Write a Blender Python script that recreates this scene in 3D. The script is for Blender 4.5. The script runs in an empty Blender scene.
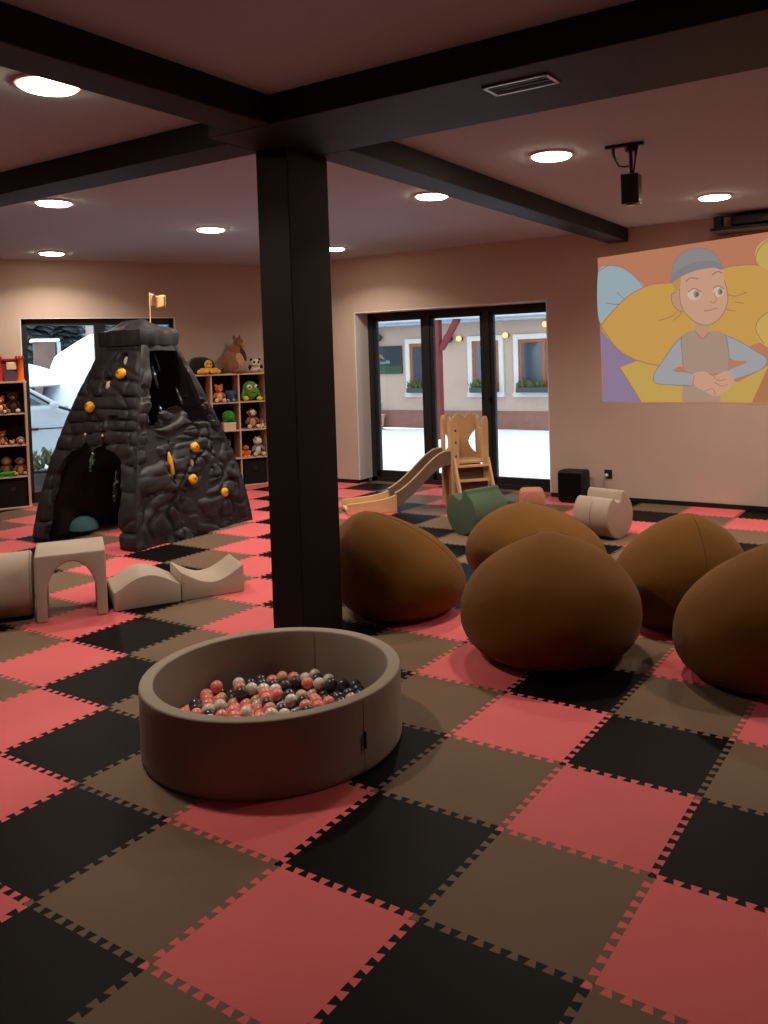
import bpy, bmesh, math, random
from mathutils import Vector, Matrix, noise
random.seed(7)
LAMP_WATT = 19.5
LAMP_SPREAD = 140
LAMP_STRENGTH = 38
SKY_STRENGTH = 3.0
EXPOSURE = 0
PIC_STRENGTH = 0.82
scene = bpy.context.scene
COL = scene.collection
PI = math.pi

# ------------------------------------------------------------------ materials
def lin(c):
    return tuple(((v/255.0)/12.92 if v/255.0 <= 0.04045 else (((v/255.0)+0.055)/1.055)**2.4) for v in c) + (1.0,)

MATS = {}
def mat(name, rgb, rough=0.7, spec=0.3, bump=0.0, bscale=60.0, var=0.0, vscale=6.0, metal=0.0, sheen=0.0, trans=0.0):
    if name in MATS: return MATS[name]
    m = bpy.data.materials.new(name); m.use_nodes = True
    nt = m.node_tree; b = nt.nodes['Principled BSDF']
    c = lin(rgb)
    b.inputs['Base Color'].default_value = c
    b.inputs['Roughness'].default_value = rough
    b.inputs['Specular IOR Level'].default_value = spec
    b.inputs['Metallic'].default_value = metal
    if sheen:
        b.inputs['Sheen Weight'].default_value = sheen
        b.inputs['Sheen Roughness'].default_value = 0.5
    if trans: b.inputs['Transmission Weight'].default_value = trans
    tc = nt.nodes.new('ShaderNodeTexCoord')
    if var:
        n = nt.nodes.new('ShaderNodeTexNoise'); n.inputs['Scale'].default_value = vscale; n.inputs['Detail'].default_value = 5
        nt.links.new(tc.outputs['Object'], n.inputs['Vector'])
        r = nt.nodes.new('ShaderNodeValToRGB')
        r.color_ramp.elements[0].position = 0.3; r.color_ramp.elements[1].position = 0.7
        r.color_ramp.elements[0].color = tuple(v*(1-var) for v in c[:3])+(1,)
        r.color_ramp.elements[1].color = tuple(min(1, v*(1+var)) for v in c[:3])+(1,)
        nt.links.new(n.outputs['Fac'], r.inputs['Fac']); nt.links.new(r.outputs['Color'], b.inputs['Base Color'])
    if bump:
        n2 = nt.nodes.new('ShaderNodeTexNoise'); n2.inputs['Scale'].default_value = bscale; n2.inputs['Detail'].default_value = 4
        nt.links.new(tc.outputs['Object'], n2.inputs['Vector'])
        bp = nt.nodes.new('ShaderNodeBump'); bp.inputs['Strength'].default_value = bump; bp.inputs['Distance'].default_value = 0.01
        nt.links.new(n2.outputs['Fac'], bp.inputs['Height']); nt.links.new(bp.outputs['Normal'], b.inputs['Normal'])
    MATS[name] = m
    return m

def emit(name, rgb, strength, linear=False):
    if name in MATS: return MATS[name]
    m = bpy.data.materials.new(name); m.use_nodes = True
    nt = m.node_tree; b = nt.nodes['Principled BSDF']
    b.inputs['Base Color'].default_value = (0.0, 0.0, 0.0, 1)
    b.inputs['Roughness'].default_value = 0.8
    b.inputs['Specular IOR Level'].default_value = 0.0
    b.inputs['Emission Color'].default_value = (rgb + (1,)) if linear else lin(rgb)
    b.inputs['Emission Strength'].default_value = strength
    MATS[name] = m
    return m

def glass_mat(name='window_glass'):
    if name in MATS: return MATS[name]
    m = bpy.data.materials.new(name); m.use_nodes = True
    nt = m.node_tree; nt.nodes.clear()
    out = nt.nodes.new('ShaderNodeOutputMaterial'); mix = nt.nodes.new('ShaderNodeMixShader')
    tr = nt.nodes.new('ShaderNodeBsdfTransparent'); gl = nt.nodes.new('ShaderNodeBsdfGlossy'); fr = nt.nodes.new('ShaderNodeFresnel')
    tr.inputs['Color'].default_value = (0.97, 0.985, 0.98, 1); gl.inputs['Roughness'].default_value = 0.02
    fr.inputs['IOR'].default_value = 1.45
    nt.links.new(fr.outputs[0], mix.inputs[0]); nt.links.new(tr.outputs[0], mix.inputs[1]); nt.links.new(gl.outputs[0], mix.inputs[2])
    nt.links.new(mix.outputs[0], out.inputs[0]); MATS[name] = m
    return m

# ------------------------------------------------------------------ mesh builder
class MB:
    def __init__(s): s.v = []; s.f = []; s.mi = []; s.k = 0
    def add(s, vs, fs, M=None):
        o = len(s.v)
        for p in vs:
            p = Vector(p); s.v.append(M @ p if M else p)
        for f in fs: s.f.append([i+o for i in f]); s.mi.append(s.k)
        return s
    def frombm(s, bm, M=None):
        bm.verts.index_update()
        s.add([v.co.copy() for v in bm.verts], [[v.index for v in f.verts] for f in bm.faces], M); bm.free()
        return s
    def box(s, a, b, bev=0.0, seg=2, M=None):
        bm = bmesh.new(); bmesh.ops.create_cube(bm, size=1.0)
        for v in bm.verts:
            v.co = Vector([a[i] + (v.co[i]+0.5)*(b[i]-a[i]) for i in range(3)])
        if bev: bmesh.ops.bevel(bm, geom=bm.edges[:], offset=bev, segments=seg, affect='EDGES', profile=0.5)
        return s.frombm(bm, M)
    def prism(s, poly, h0, h1, bev=0.0, seg=2, M=None):
        """polygon in XY extruded along Z"""
        bm = bmesh.new()
        vs = [bm.verts.new((p[0], p[1], h0)) for p in poly]
        f = bm.faces.new(vs)
        r = bmesh.ops.extrude_face_region(bm, geom=[f])
        bmesh.ops.translate(bm, verts=[e for e in r['geom'] if isinstance(e, bmesh.types.BMVert)], vec=(0, 0, h1-h0))
        bmesh.ops.recalc_face_normals(bm, faces=bm.faces[:])
        if bev:
            es = [e for e in bm.edges if len(e.link_faces) == 2 and e.calc_face_angle(0) > 0.6]
            bmesh.ops.bevel(bm, geom=es, offset=bev, segments=seg, affect='EDGES', profile=0.5)
        bmesh.ops.triangulate(bm, faces=[q for q in bm.faces if len(q.verts) > 4])
        return s.frombm(bm, M)
    def lathe(s, prof, n=32, M=None):
        vs = []; fs = []
        for (r, z) in prof:
            for i in range(n):
                a = 2*PI*i/n; vs.append((r*math.cos(a), r*math.sin(a), z))
        for j in range(len(prof)-1):
            for i in range(n):
                i2 = (i+1) % n
                fs.append([j*n+i, j*n+i2, (j+1)*n+i2, (j+1)*n+i])
        if prof[0][0] > 1e-6: fs.append(list(range(n))[::-1])
        if prof[-1][0] > 1e-6: fs.append([(len(prof)-1)*n+i for i in range(n)])
        bm = bmesh.new(); bv = [bm.verts.new(v) for v in vs]
        for f in fs:
            try: bm.faces.new([bv[i] for i in f])
            except ValueError: pass
        bmesh.ops.remove_doubles(bm, verts=bm.verts[:], dist=1e-6)
        bmesh.ops.recalc_face_normals(bm, faces=bm.faces[:])
        return s.frombm(bm, M)
    def ball(s, c, r, n=16, M=None):
        if not hasattr(r, '__len__'): r = (r, r, r)
        bm = bmesh.new(); bmesh.ops.create_uvsphere(bm, u_segments=n, v_segments=max(6, n*2//3), radius=1.0)
        T = Matrix.Translation(c) @ Matrix.Diagonal((r[0], r[1], r[2], 1))
        return s.frombm(bm, (M @ T) if M else T)
    def tube(s, pts, r, n=10, M=None):
        pts = [Vector(p) for p in pts]; m = len(pts)
        rr = r if hasattr(r, '__len__') else [r]*m
        vs = []; fs = []; up = None
        for k, p in enumerate(pts):
            t = (pts[min(k+1, m-1)]-pts[max(k-1, 0)]).normalized()
            if up is None: up = t.orthogonal().normalized()
            a = (up - t*up.dot(t)).normalized(); b = t.cross(a); up = a
            for i in range(n):
                q = 2*PI*i/n; vs.append(p + (a*math.cos(q)+b*math.sin(q))*rr[k])
        for k in range(m-1):
            for i in range(n):
                i2 = (i+1) % n; fs.append([k*n+i, k*n+i2, (k+1)*n+i2, (k+1)*n+i])
        fs.append(list(range(n))[::-1]); fs.append([(m-1)*n+i for i in range(n)])
        return s.add(vs, fs, M)
    def build(s, name, mats, parent=None, smooth=True, angle=40, loc=None, rot=None):
        me = bpy.data.meshes.new(name); me.from_pydata([tuple(v) for v in s.v], [], s.f)
        for m in (mats if isinstance(mats, (list, tuple)) else [mats]): me.materials.append(m)
        for p, k in zip(me.polygons, s.mi): p.material_index = k
        if smooth:
            me.polygons.foreach_set('use_smooth', [True]*len(me.polygons))
            try: me.set_sharp_from_angle(angle=math.radians(angle))
            except Exception: pass
        me.update()
        o = bpy.data.objects.new(name, me); COL.objects.link(o)
        if parent: o.parent = parent
        if loc: o.location = loc
        if rot: o.rotation_euler = rot
        return o

def tag(o, label=None, cat=None, group=None, kind=None):
    if label: o['label'] = label
    if cat: o['category'] = cat
    if group: o['group'] = group
    if kind: o['kind'] = kind
    return o
def thing(name, label, cat, loc=(0, 0, 0), rz=0.0, group=None):
    o = bpy.data.objects.new(name, None); COL.objects.link(o)
    o.empty_display_size = 0.1
    o.location = loc; o.rotation_euler = (0, 0, rz)
    return tag(o, label, cat, group)
def struct(o): o['kind'] = 'structure'; return o
def sempty(name, loc=(0, 0, 0), rz=0.0):
    o = bpy.data.objects.new(name, None); COL.objects.link(o); o.location = loc; o.rotation_euler = (0, 0, rz); o['kind'] = 'structure'
    return o
def Rz(a): return Matrix.Rotation(a, 4, 'Z')
def Rx(a): return Matrix.Rotation(a, 4, 'X')
def Ry(a): return Matrix.Rotation(a, 4, 'Y')
def Tr(x, y, z): return Matrix.Translation((x, y, z))

# ------------------------------------------------------------------ palette
wall_m   = mat('wall_paint', (194, 174, 162), 0.9, 0.15, bump=0.05, bscale=180, var=0.02, vscale=3)
ceil_m   = mat('ceiling_paint_daylight', (184, 202, 216), 0.95, 0.1, bump=0.04, bscale=150)  # cool daylight cast is mixed into the ceiling colour
beam_m   = mat('beam_dark_paint', (25, 25, 28), 0.6, 0.3, var=0.05)
post_m   = mat('column_dark_paint', (21, 18, 15), 0.6, 0.2, var=0.05)
alu_m    = mat('anthracite_aluminium', (30, 33, 36), 0.45, 0.4)
black_m  = mat('black_plastic', (18, 17, 17), 0.5, 0.4)
steel_m  = mat('brushed_steel', (170, 170, 168), 0.35, 0.5, metal=0.8)
white_m  = mat('white_plastic', (225, 222, 215), 0.5, 0.4)
wood_m   = mat('birch_plywood', (208, 172, 128), 0.55, 0.3, var=0.08, vscale=9)
shelfw_m = mat('shelf_beech', (214, 178, 150), 0.6, 0.3, var=0.05, vscale=8)
shelfd_m = mat('shelf_dark_back', (40, 33, 30), 0.8, 0.2)
snow_m   = mat('snow', (238, 242, 248), 0.9, 0.1, bump=0.2, bscale=4, var=0.02, vscale=2)
glass_m  = glass_mat()

# ------------------------------------------------------------------ room
ZC = 2.76; ZB = 2.625; YW = 6.42
P0 = Vector((-7.8, 3.6, 0)); DW = Vector((.5, math.sqrt(3)/2, 0)); NW = Vector((math.sqrt(3)/2, -.5, 0))
SC = (YW-P0.y)/DW.y                       # s of the corner on the slanted wall
def wp(s, off=0.0, z=0.0): return P0 + DW*s + NW*off + Vector((0, 0, z))
ANG = math.radians(60)
corner = wp(SC)

def puzzle_floor():
    m = bpy.data.materials.new('foam_puzzle_mats'); m.use_nodes = True
    nt = m.node_tree; b = nt.nodes['Principled BSDF']
    def N(t, **k):
        n = nt.nodes.new(t)
        for a, v in k.items(): setattr(n, a, v)
        return n
    def val(x):
        return x
    def M(op, *a):
        n = N('ShaderNodeMath', operation=op)
        for i, x in enumerate(a):
            if isinstance(x, (int, float)): n.inputs[i].default_value = x
            else: nt.links.new(x, n.inputs[i])
        return n.outputs[0]
    tc = N('ShaderNodeTexCoord'); sp = N('ShaderNodeSeparateXYZ')
    nt.links.new(tc.outputs['Object'], sp.inputs[0])
    u = M('DIVIDE', sp.outputs[0], 0.5); v = M('DIVIDE', sp.outputs[1], 0.5)
    A = 0.025; NT = 10.0
    def owner(p, q):
        # p across the seam, q along it; interlocking dovetail teeth
        base = M('ROUND', p); dp = M('SUBTRACT', p, base)           # -0.5..0.5
        inband = M('LESS_THAN', M('ABSOLUTE', dp), A)
        tri = M('PINGPONG', M('MULTIPLY', q, NT), 0.5)               # 0..0.5
        thr = M('SUBTRACT', 0.25, M('MULTIPLY', M('DIVIDE', dp, A), 0.08))
        tooth = M('GREATER_THAN', tri, thr)
        side = M('GREATER_THAN', dp, 0.0)
        o = M('ADD', M('MULTIPLY', inband, M('SUBTRACT', 1.0, tooth)), M('MULTIPLY', M('SUBTRACT', 1.0, inband), side))
        idx = M('ADD', M('SUBTRACT', base, 1.0), o)
        # distance from the tooth outline, for the fine cut line
        d1 = M('MULTIPLY', M('ABSOLUTE', M('SUBTRACT', tri, thr)), 1.0/NT)
        d2 = M('ABSOLUTE', M('SUBTRACT', M('ABSOLUTE', dp), A))
        edge = M('ADD', M('MULTIPLY', inband, M('MINIMUM', d1, d2)), M('SUBTRACT', 1.0, inband))
        return idx, edge
    i, e1 = owner(u, v); j, e2 = owner(v, u)
    s3 = M('FLOORED_MODULO', M('ADD', M('ADD', i, j), 300.0), 3.0)
    isb = M('GREATER_THAN', s3, 1.5); isp = M('MULTIPLY', M('GREATER_THAN', s3, 0.5), M('LESS_THAN', s3, 1.5))
    def mix(f, a, c):
        n = N('ShaderNodeMix', data_type='RGBA'); nt.links.new(f, n.inputs[0])
        for k, x in ((6, a), (7, c)):
            if isinstance(x, tuple): n.inputs[k].default_value = x
            else: nt.links.new(x, n.inputs[k])
        return n.outputs[2]
    col = mix(isp, lin((114, 94, 76)), lin((215, 105, 109)))
    col = mix(isb, col, lin((13, 11, 9)))
    # each mat its own slight shade
    wn = N('ShaderNodeTexWhiteNoise', noise_dimensions='2D'); cb = N('ShaderNodeCombineXYZ')
    nt.links.new(i, cb.inputs[0]); nt.links.new(j, cb.inputs[1]); nt.links.new(cb.outputs[0], wn.inputs['Vector'])
    nz = N('ShaderNodeTexNoise'); nz.inputs['Scale'].default_value = 2.2; nz.inputs['Detail'].default_value = 6
    nt.links.new(tc.outputs['Object'], nz.inputs['Vector'])
    sh = M('ADD', 0.84, M('ADD', M('MULTIPLY', wn.outputs['Value'], 0.12), M('MULTIPLY', nz.outputs['Fac'], 0.2)))
    cut = M('LESS_THAN', M('MINIMUM', e1, e2), 0.0016)
    sh = M('MULTIPLY', sh, M('SUBTRACT', 1.0, M('MULTIPLY', cut, 0.35)))
    vm = N('ShaderNodeVectorMath', operation='SCALE'); nt.links.new(col, vm.inputs[0]); nt.links.new(sh, vm.inputs['Scale'])
    nt.links.new(vm.outputs[0], b.inputs['Base Color'])
    b.inputs['Roughness'].default_value = 0.45; b.inputs['Specular IOR Level'].default_value = 0.045
    fn = N('ShaderNodeTexNoise'); fn.inputs['Scale'].default_value = 220.0
    nt.links.new(tc.outputs['Object'], fn.inputs['Vector'])
    bp = N('ShaderNodeBump'); bp.inputs['Strength'].default_value = 0.12; bp.inputs['Distance'].default_value = 0.004
    nt.links.new(fn.outputs['Fac'], bp.inputs['Height']); nt.links.new(bp.outputs['Normal'], b.inputs['Normal'])
    return m

XR = 4.2; YF = -5.2; XL = -10.0
T = 0.3
# room outline, inside faces
far = wp(-3.2)
outline = [(XR, YF), (XR, YW), (corner.x, YW), (far.x, far.y), (far.x, YF)]
fl = MB().prism([(XR+T, YF-T), (XR+T, YW+.32), (corner.x-.2, YW+.32), (wp(SC, -.12).x-.06, YW+.2), (wp(-3.2, -.12).x, wp(-3.2, -.12).y), (far.x-T, far.y), (far.x-T, YF-T)], -0.12, 0.0).build('floor', puzzle_floor(), smooth=False); struct(fl)
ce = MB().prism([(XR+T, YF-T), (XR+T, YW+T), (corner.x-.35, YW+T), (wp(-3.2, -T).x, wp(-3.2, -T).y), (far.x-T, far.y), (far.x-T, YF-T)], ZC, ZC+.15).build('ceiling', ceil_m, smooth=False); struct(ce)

# right-hand wall with the door opening
DX0, DX1, DH = -5.06, -2.49, 2.10
w = MB()
w.box((corner.x-.15, YW, 0), (DX0, YW+T, ZC)); w.box((DX1, YW, 0), (XR+T, YW+T, ZC)); w.box((DX0, YW, DH), (DX1, YW+T, ZC))
struct(w.build('wall_right', wall_m, smooth=False))
# slanted left wall with the window opening
WS0, WS1, WH = 0.163, 1.866, 2.105
ML = Matrix.Translation(P0) @ Rz(ANG)       # local x along the wall, local y away from the room
w = MB()
w.box((-3.4, 0, 0), (WS0, T, ZC), M=ML); w.box((WS1, 0, 0), (SC+.02, T, ZC), M=ML); w.box((WS0, 0, WH), (WS1, T, ZC), M=ML)
struct(w.build('wall_left', wall_m, smooth=False))
struct(MB().box((far.x-T, YF-T, 0), (far.x, far.y, ZC)).build('wall_side', wall_m, smooth=False))
struct(MB().box((far.x, YF-T, 0), (XR, YF, ZC)).build('wall_front', wall_m, smooth=False))
struct(MB().box((XR, YF-T, 0), (XR+T, YW, ZC)).build('wall_back', wall_m, smooth=False))
lining = mat('reveal_white', (226, 226, 226), .7, .2)
r = MB(); r.box((DX0, YW+.001, .045), (DX0+.012, YW+.262, DH)); r.box((DX1-.012, YW+.001, .045), (DX1, YW+.262, DH)); r.box((DX0, YW+.001, DH-.012), (DX1, YW+.262, DH))
struct(r.build('trim_6', lining, smooth=False))
r = MB(); r.box((WS0, .001, 0), (WS0+.01, .062, WH), M=ML); r.box((WS1-.01, .001, 0), (WS1, .062, WH), M=ML); r.box((WS0, .001, WH-.01), (WS1, .062, WH), M=ML)
struct(r.build('trim_7', lining, smooth=False))
# black baseboards
struct(MB().box((DX1, YW-.014, 0), (XR, YW, .045), bev=.003).build('baseboard_right', black_m, smooth=False))
b = MB(); b.box((corner.x+.01, YW-.014, 0), (DX0, YW, .045), bev=.003)
b.box((DX0-.014, YW-.014, 0), (DX0, YW+.2, .045), bev=.003)
struct(b.build('baseboard_back', black_m, smooth=False))
b = MB(); b.box((WS1, -.014, 0), (SC-.03, 0, .045), bev=.003, M=ML); b.box((-3.2, -.014, 0), (WS0, 0, .045), bev=.003, M=ML)
struct(b.build('baseboard_left', black_m, smooth=False))

# ------------------------------------------------------------------ ceiling beams and column (the building's frame)
def beam(name, a, b_): return struct(MB().box(a, b_, bev=.006).build(name, beam_m, smooth=False))
beam('trim_1', (-1.83, 1.09, ZB), (XR, 1.70, ZC))
beam('trim_2', (far.x+.1, 1.22, ZB), (-1.83, 1.465, ZC))
beam('trim_3', (-1.66, YF, ZB), (-1.43, 1.09, ZC))
struct(MB().prism([(-1.69, 1.70), (-1.445, 1.70), (-1.585, YW), (-1.80, YW)], ZB, ZC, bev=.006).build('trim_4', beam_m, smooth=False))
# square structural column
struct(MB().box((-1.855, 1.44, 0), (-1.64, 1.765, ZB), bev=.006).build('trim_5', post_m, smooth=False))

# air vent let into the beam
t = thing('air_vent', 'narrow rectangular air vent with pale frame in the wide dark ceiling beam', 'vent', (-.24, 1.285, ZB))
fr = MB()
x0, x1, y0, y1 = -.146, .146, -.066, .066
fr.box((x0, y0, -.008), (x1, y0+.016, 0), bev=.002); fr.box((x0, y1-.016, -.008), (x1, y1, 0), bev=.002)
fr.box((x0, y0, -.008), (x0+.016, y1, 0), bev=.002); fr.box((x1-.016, y0, -.008), (x1, y1, 0), bev=.002)
fr.build('vent_frame', steel_m, t, smooth=False)
MB().box((x0+.012, y0+.012, -.003), (x1-.012, y1-.012, -.001)).build('vent_backing', black_m, t, smooth=False)
for k in range(3):
    MB().box((x0+.016, -.034+k*.034-.003, -.006), (x1-.016, -.034+k*.034+.003, -.002)).build('vent_slat', black_m, t, smooth=False)

# ------------------------------------------------------------------ ceiling lights
lamp_m = emit('lamp_diffuser', (1.0, 0.80, 0.55), LAMP_STRENGTH, True)
ring_m = mat('lamp_ring', (240, 232, 220), 0.5, 0.3)
LIGHTS = {}
def ceiling_light(x, y, label):
    t = thing('ceiling_light', label, 'light', (x, y, ZC), 0, 'round ceiling lights')
    MB().lathe([(.118, -.001), (.118, -.010), (.124, -.014), (.134, -.012), (.138, -.004), (.138, -.0005)], 40).build('trim_ring', ring_m, t)
    li = LIGHTS.get('lamp')
    if li is None:
        li = bpy.data.lights.new('ceiling_lamp', 'AREA'); li.shape = 'DISK'; li.size = .21; li.energy = LAMP_WATT; li.color = (1.0, .87, .73); li.spread = math.radians(LAMP_SPREAD); LIGHTS['lamp'] = li
    lo = bpy.data.objects.new('lamp_glow', li); COL.objects.link(lo); lo.parent = t; lo.location = (0, 0, -.030)
    MB().lathe([(0, -.026), (.09, -.0255), (.110, -.023), (.1165, -.018), (.1175, -.010)], 40).build('diffuser', lamp_m, t)
    return t
for x, y, lb in (
    (-2.06, .40, 'round ceiling light nearest the camera at left, above the crossing dark beams'),
    (-4.42, 2.0, 'round ceiling light at left just past the narrow dark beam'),
    (-6.95, 3.66, 'small round ceiling light next to the wall above the orange toy castle'),
    (-4.55, 3.66, 'round ceiling light to the left of the dark column, above the climbing tower'),
    (-4.62, 5.52, 'small round ceiling light half hidden by the right edge of the column'),
    (-2.15, 3.64, 'round ceiling light just left of the dark beam leading to the projection wall'),
    (-.885, 3.02, 'round ceiling light left of the black hanging effect projector'),
    (-.44, 5.2, 'round ceiling light above the cartoon projection')):
    ceiling_light(x, y, lb)
# further lights of the same ceiling grid, outside the picture
for x, y, lb in ((1.5, 3.0, 'round ceiling light of the row beyond the right edge'), (1.6, 5.3, 'round ceiling light far right by the projection wall'),
                 (-5.6, .2, 'round ceiling light beyond the left edge')):
    ceiling_light(x, y, lb)
# ------------------------------------------------------------------ three-panel glass door
DY = 6.68
door = sempty('door_1', ((DX0+DX1)/2, DY, 0)); hx = (DX1-DX0)/2
fr = MB()
fr.box((-hx, 0, 0), (-hx+.085, .08, DH), bev=.004); fr.box((hx-.075, 0, 0), (hx, .08, DH), bev=.004)
fr.box((-hx, 0, DH-.065), (hx, .08, DH), bev=.004); fr.box((-hx, 0, 0), (hx, .08, .055), bev=.004)
struct(fr.build('door_frame', alu_m, door, smooth=False))
cx = (DX0+DX1)/2
edges = [-hx+.085, -4.185-cx, -3.375-cx, hx-.075]
for k in range(3):
    a, b_ = edges[k]+(.0 if k == 0 else .042), edges[k+1]-(.0 if k == 2 else .042)
    s = MB(); q = .045
    s.box((a-.0, .012, .055), (a+q, .07, DH-.065), bev=.004); s.box((b_-q, .012, .055), (b_, .07, DH-.065), bev=.004)
    s.box((a, .012, DH-.115), (b_, .07, DH-.065), bev=.004); s.box((a, .012, .055), (b_, .07, .135), bev=.004)
    sash = struct(s.build('door_sash', alu_m, door, smooth=False))
    struct(MB().box((a+q-.005, .036, .13), (b_-q+.005, .044, DH-.11)).build('door_pane', glass_m, sash, smooth=False))
mu = MB()
for e in edges[1:3]: mu.box((e-.04, .002, .05), (e+.04, .078, DH-.06), bev=.004)
struct(mu.build('door_mullion', alu_m, door, smooth=False))
h = MB(); h.tube([(edges[2]+.03, -.045, .98), (edges[2]+.03, -.045, 1.12)], .009); h.box((edges[2]+.015, -.04, 1.0), (edges[2]+.045, .0, 1.05), bev=.004)
struct(h.build('door_handle', alu_m, door))

# ------------------------------------------------------------------ tall window in the slanted wall
win = sempty('window_1', tuple(P0), ANG)
f0 = .06
fr = MB(); w0, w1 = WS0, WS1
fr.box((w0, f0, 0), (w0+.07, f0+.08, WH), bev=.004); fr.box((w1-.07, f0, 0), (w1, f0+.08, WH), bev=.004)
fr.box((w0, f0, WH-.085), (w1, f0+.08, WH), bev=.004); fr.box((w0, f0, 0), (w1, f0+.08, .12), bev=.004)
fr.box((.945, f0, .1), (1.065, f0+.08, WH-.08), bev=.004)
struct(fr.build('window_frame', alu_m, win, smooth=False))
for a, b_ in ((w0+.065, .95), (1.06, w1-.065)):
    struct(MB().box((a, f0+.036, .115), (b_, f0+.044, WH-.08)).build('window_pane', glass_m, win, smooth=False))

# ------------------------------------------------------------------ outdoors
def hsn(x, y): return noise.noise(Vector((x*.35, y*.35, 3.1)))*.05 + noise.noise(Vector((x*1.1, y*1.1, 9.1)))*.015
g = MB(); nx, ny = 70, 60
X0, X1, Y0, Y1 = -40., 16., -14., 34.
# the snow lies outside the building only: two strips joined round the corner
def snow_patch(mb, f, nu, nv):
    vs = []; fs = []
    for j in range(nv+1):
        for i in range(nu+1): vs.append(f(i/nu, j/nv))
    for j in range(nv):
        for i in range(nu):
            k = j*(nu+1)+i; fs.append([k, k+1, k+nu+2, k+nu+1])
    mb.add(vs, fs)
def fA(u, v):
    x = -22+u*34; y = 6.75+v*7.3; return (x, y, -.06+hsn(x, y)*min(1, v*6))
snow_patch(g, fA, 60, 24)
def fB(u, v):
    s = -9+u*17.; o = -.32-v*22; p = wp(s, o); return (p.x, p.y, -.075+hsn(p.x, p.y)*min(1, v*10))
snow_patch(g, fB, 50, 50)
struct(g.build('ground', snow_m))

# farmhouse-like building across the yard
stucco = mat('facade_stucco', (182, 158, 142), 0.95, 0.1, bump=0.2, bscale=60, var=0.04, vscale=1.5)
plinth_m = mat('facade_plinth', (134, 96, 86), 0.95, 0.1, bump=0.2, bscale=40, var=0.08)
surround = mat('window_surround_white', (204, 200, 196), 0.8, 0.2)
wwood = mat('window_wood_brown', (150, 88, 50), 0.6, 0.3, var=0.1)
dglass = mat('facade_glass', (66, 72, 80), 0.08, 0.6, var=0.1, vscale=1.2)
roof_m = mat('snowy_roof_tiles', (92, 106, 122), 0.8, 0.2, var=0.25, vscale=5)
gutter_m = mat('gutter_pale', (176, 184, 194), 0.5, 0.4)
leaf_m = mat('box_plant_green', (74, 92, 52), 0.8, 0.2, var=0.3, vscale=20)
leaf2_m = mat('box_plant_rust', (120, 80, 56), 0.8, 0.2, var=0.3, vscale=20)
boxg_m = mat('flower_box_grey', (70, 72, 72), 0.7, 0.2)
YFc = 14.0
hb = thing('house', 'pale plastered house with brown base and white window surrounds across the snowy yard', 'building', (-8, YFc, -.06))
MB().box((-14, 0, 0), (16, 6, 2.42)).build('facade', stucco, hb, smooth=False)
MB().box((-14, -.04, 0), (16, .02, .40), bev=.01).build('plinth', plinth_m, hb, smooth=False)
r = MB(); r.add([(-14.4, -.45, 2.40), (16.4, -.45, 2.40), (16.4, 3.2, 4.6), (-14.4, 3.2, 4.6), (-14.4, -.45, 2.46), (16.4, -.45, 2.46), (16.4, 3.2, 4.7), (-14.4, 3.2, 4.7)],
      [[0, 1, 2, 3], [4, 7, 6, 5], [0, 4, 5, 1], [1, 5, 6, 2], [2, 6, 7, 3], [3, 7, 4, 0]])
# tile courses
for k in range(60):
    x = -14.3+k*.52
    r.add([(x, -.46, 2.465), (x+.05, -.46, 2.465), (x+.05, 3.2, 4.705), (x, 3.2, 4.705), (x, -.46, 2.50), (x+.05, -.46, 2.50), (x+.05, 3.2, 4.74), (x, 3.2, 4.74)], [[0, 1, 2, 3], [4, 7, 6, 5], [0, 4, 5, 1], [1, 5, 6, 2], [2, 6, 7, 3], [3, 7, 4, 0]])
r.build('roof', roof_m, hb, smooth=False)
MB().tube([(-14.4, -.5, 2.40), (16.4, -.5, 2.40)], .055).build('gutter', gutter_m, hb)
MB().box((-14.4, -.42, 2.30), (16.4, .02, 2.40), bev=.01).build('eave_board', gutter_m, hb, smooth=False)
def facade_window(x0, x1, z0=.70, z1=2.0):
    m = MB(); b_ = .105
    m.box((x0, -.05, z0+.01), (x0+b_, .03, z1-b_+.003), bev=.003); m.box((x1-b_, -.05, z0+.01), (x1, .03, z1-b_+.003), bev=.003)
    m.box((x0, -.053, z1-b_), (x1, .03, z1), bev=.003); m.box((x0-.02, -.08, z0), (x1+.02, .03, z0+b_), bev=.008)
    wn = m.build('house_window', surround, hb, smooth=False)
    m = MB(); a0, a1, c0, c1 = x0+b_, x1-b_, z0+b_, z1-b_; q = .07
    m.box((a0, -.02, c0+q-.002), (a0+q, .01, c1-q+.002), bev=.002); m.box((a1-q, -.02, c0+q-.002), (a1, .01, c1-q+.002), bev=.002)
    m.box((a0, -.022, c1-q), (a1, .01, c1), bev=.002); m.box((a0, -.022, c0), (a1, .01, c0+q), bev=.002)
    m.box(((a0+a1)/2-.04, -.025, c0), ((a0+a1)/2+.04, .012, c1), bev=.004)
    m.build('window_casement', wwood, wn, smooth=False)
    MB().box((a0+.03, -.012, c0+.03), (a1-.03, -.004, c1-.03)).build('window_glass', dglass, wn, smooth=False)
WINS = ((-1.42, -.50), (.19, 1.05), (1.29, 2.65), (3.4, 4.6))
for a, b_ in WINS: facade_window(a, b_)
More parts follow.
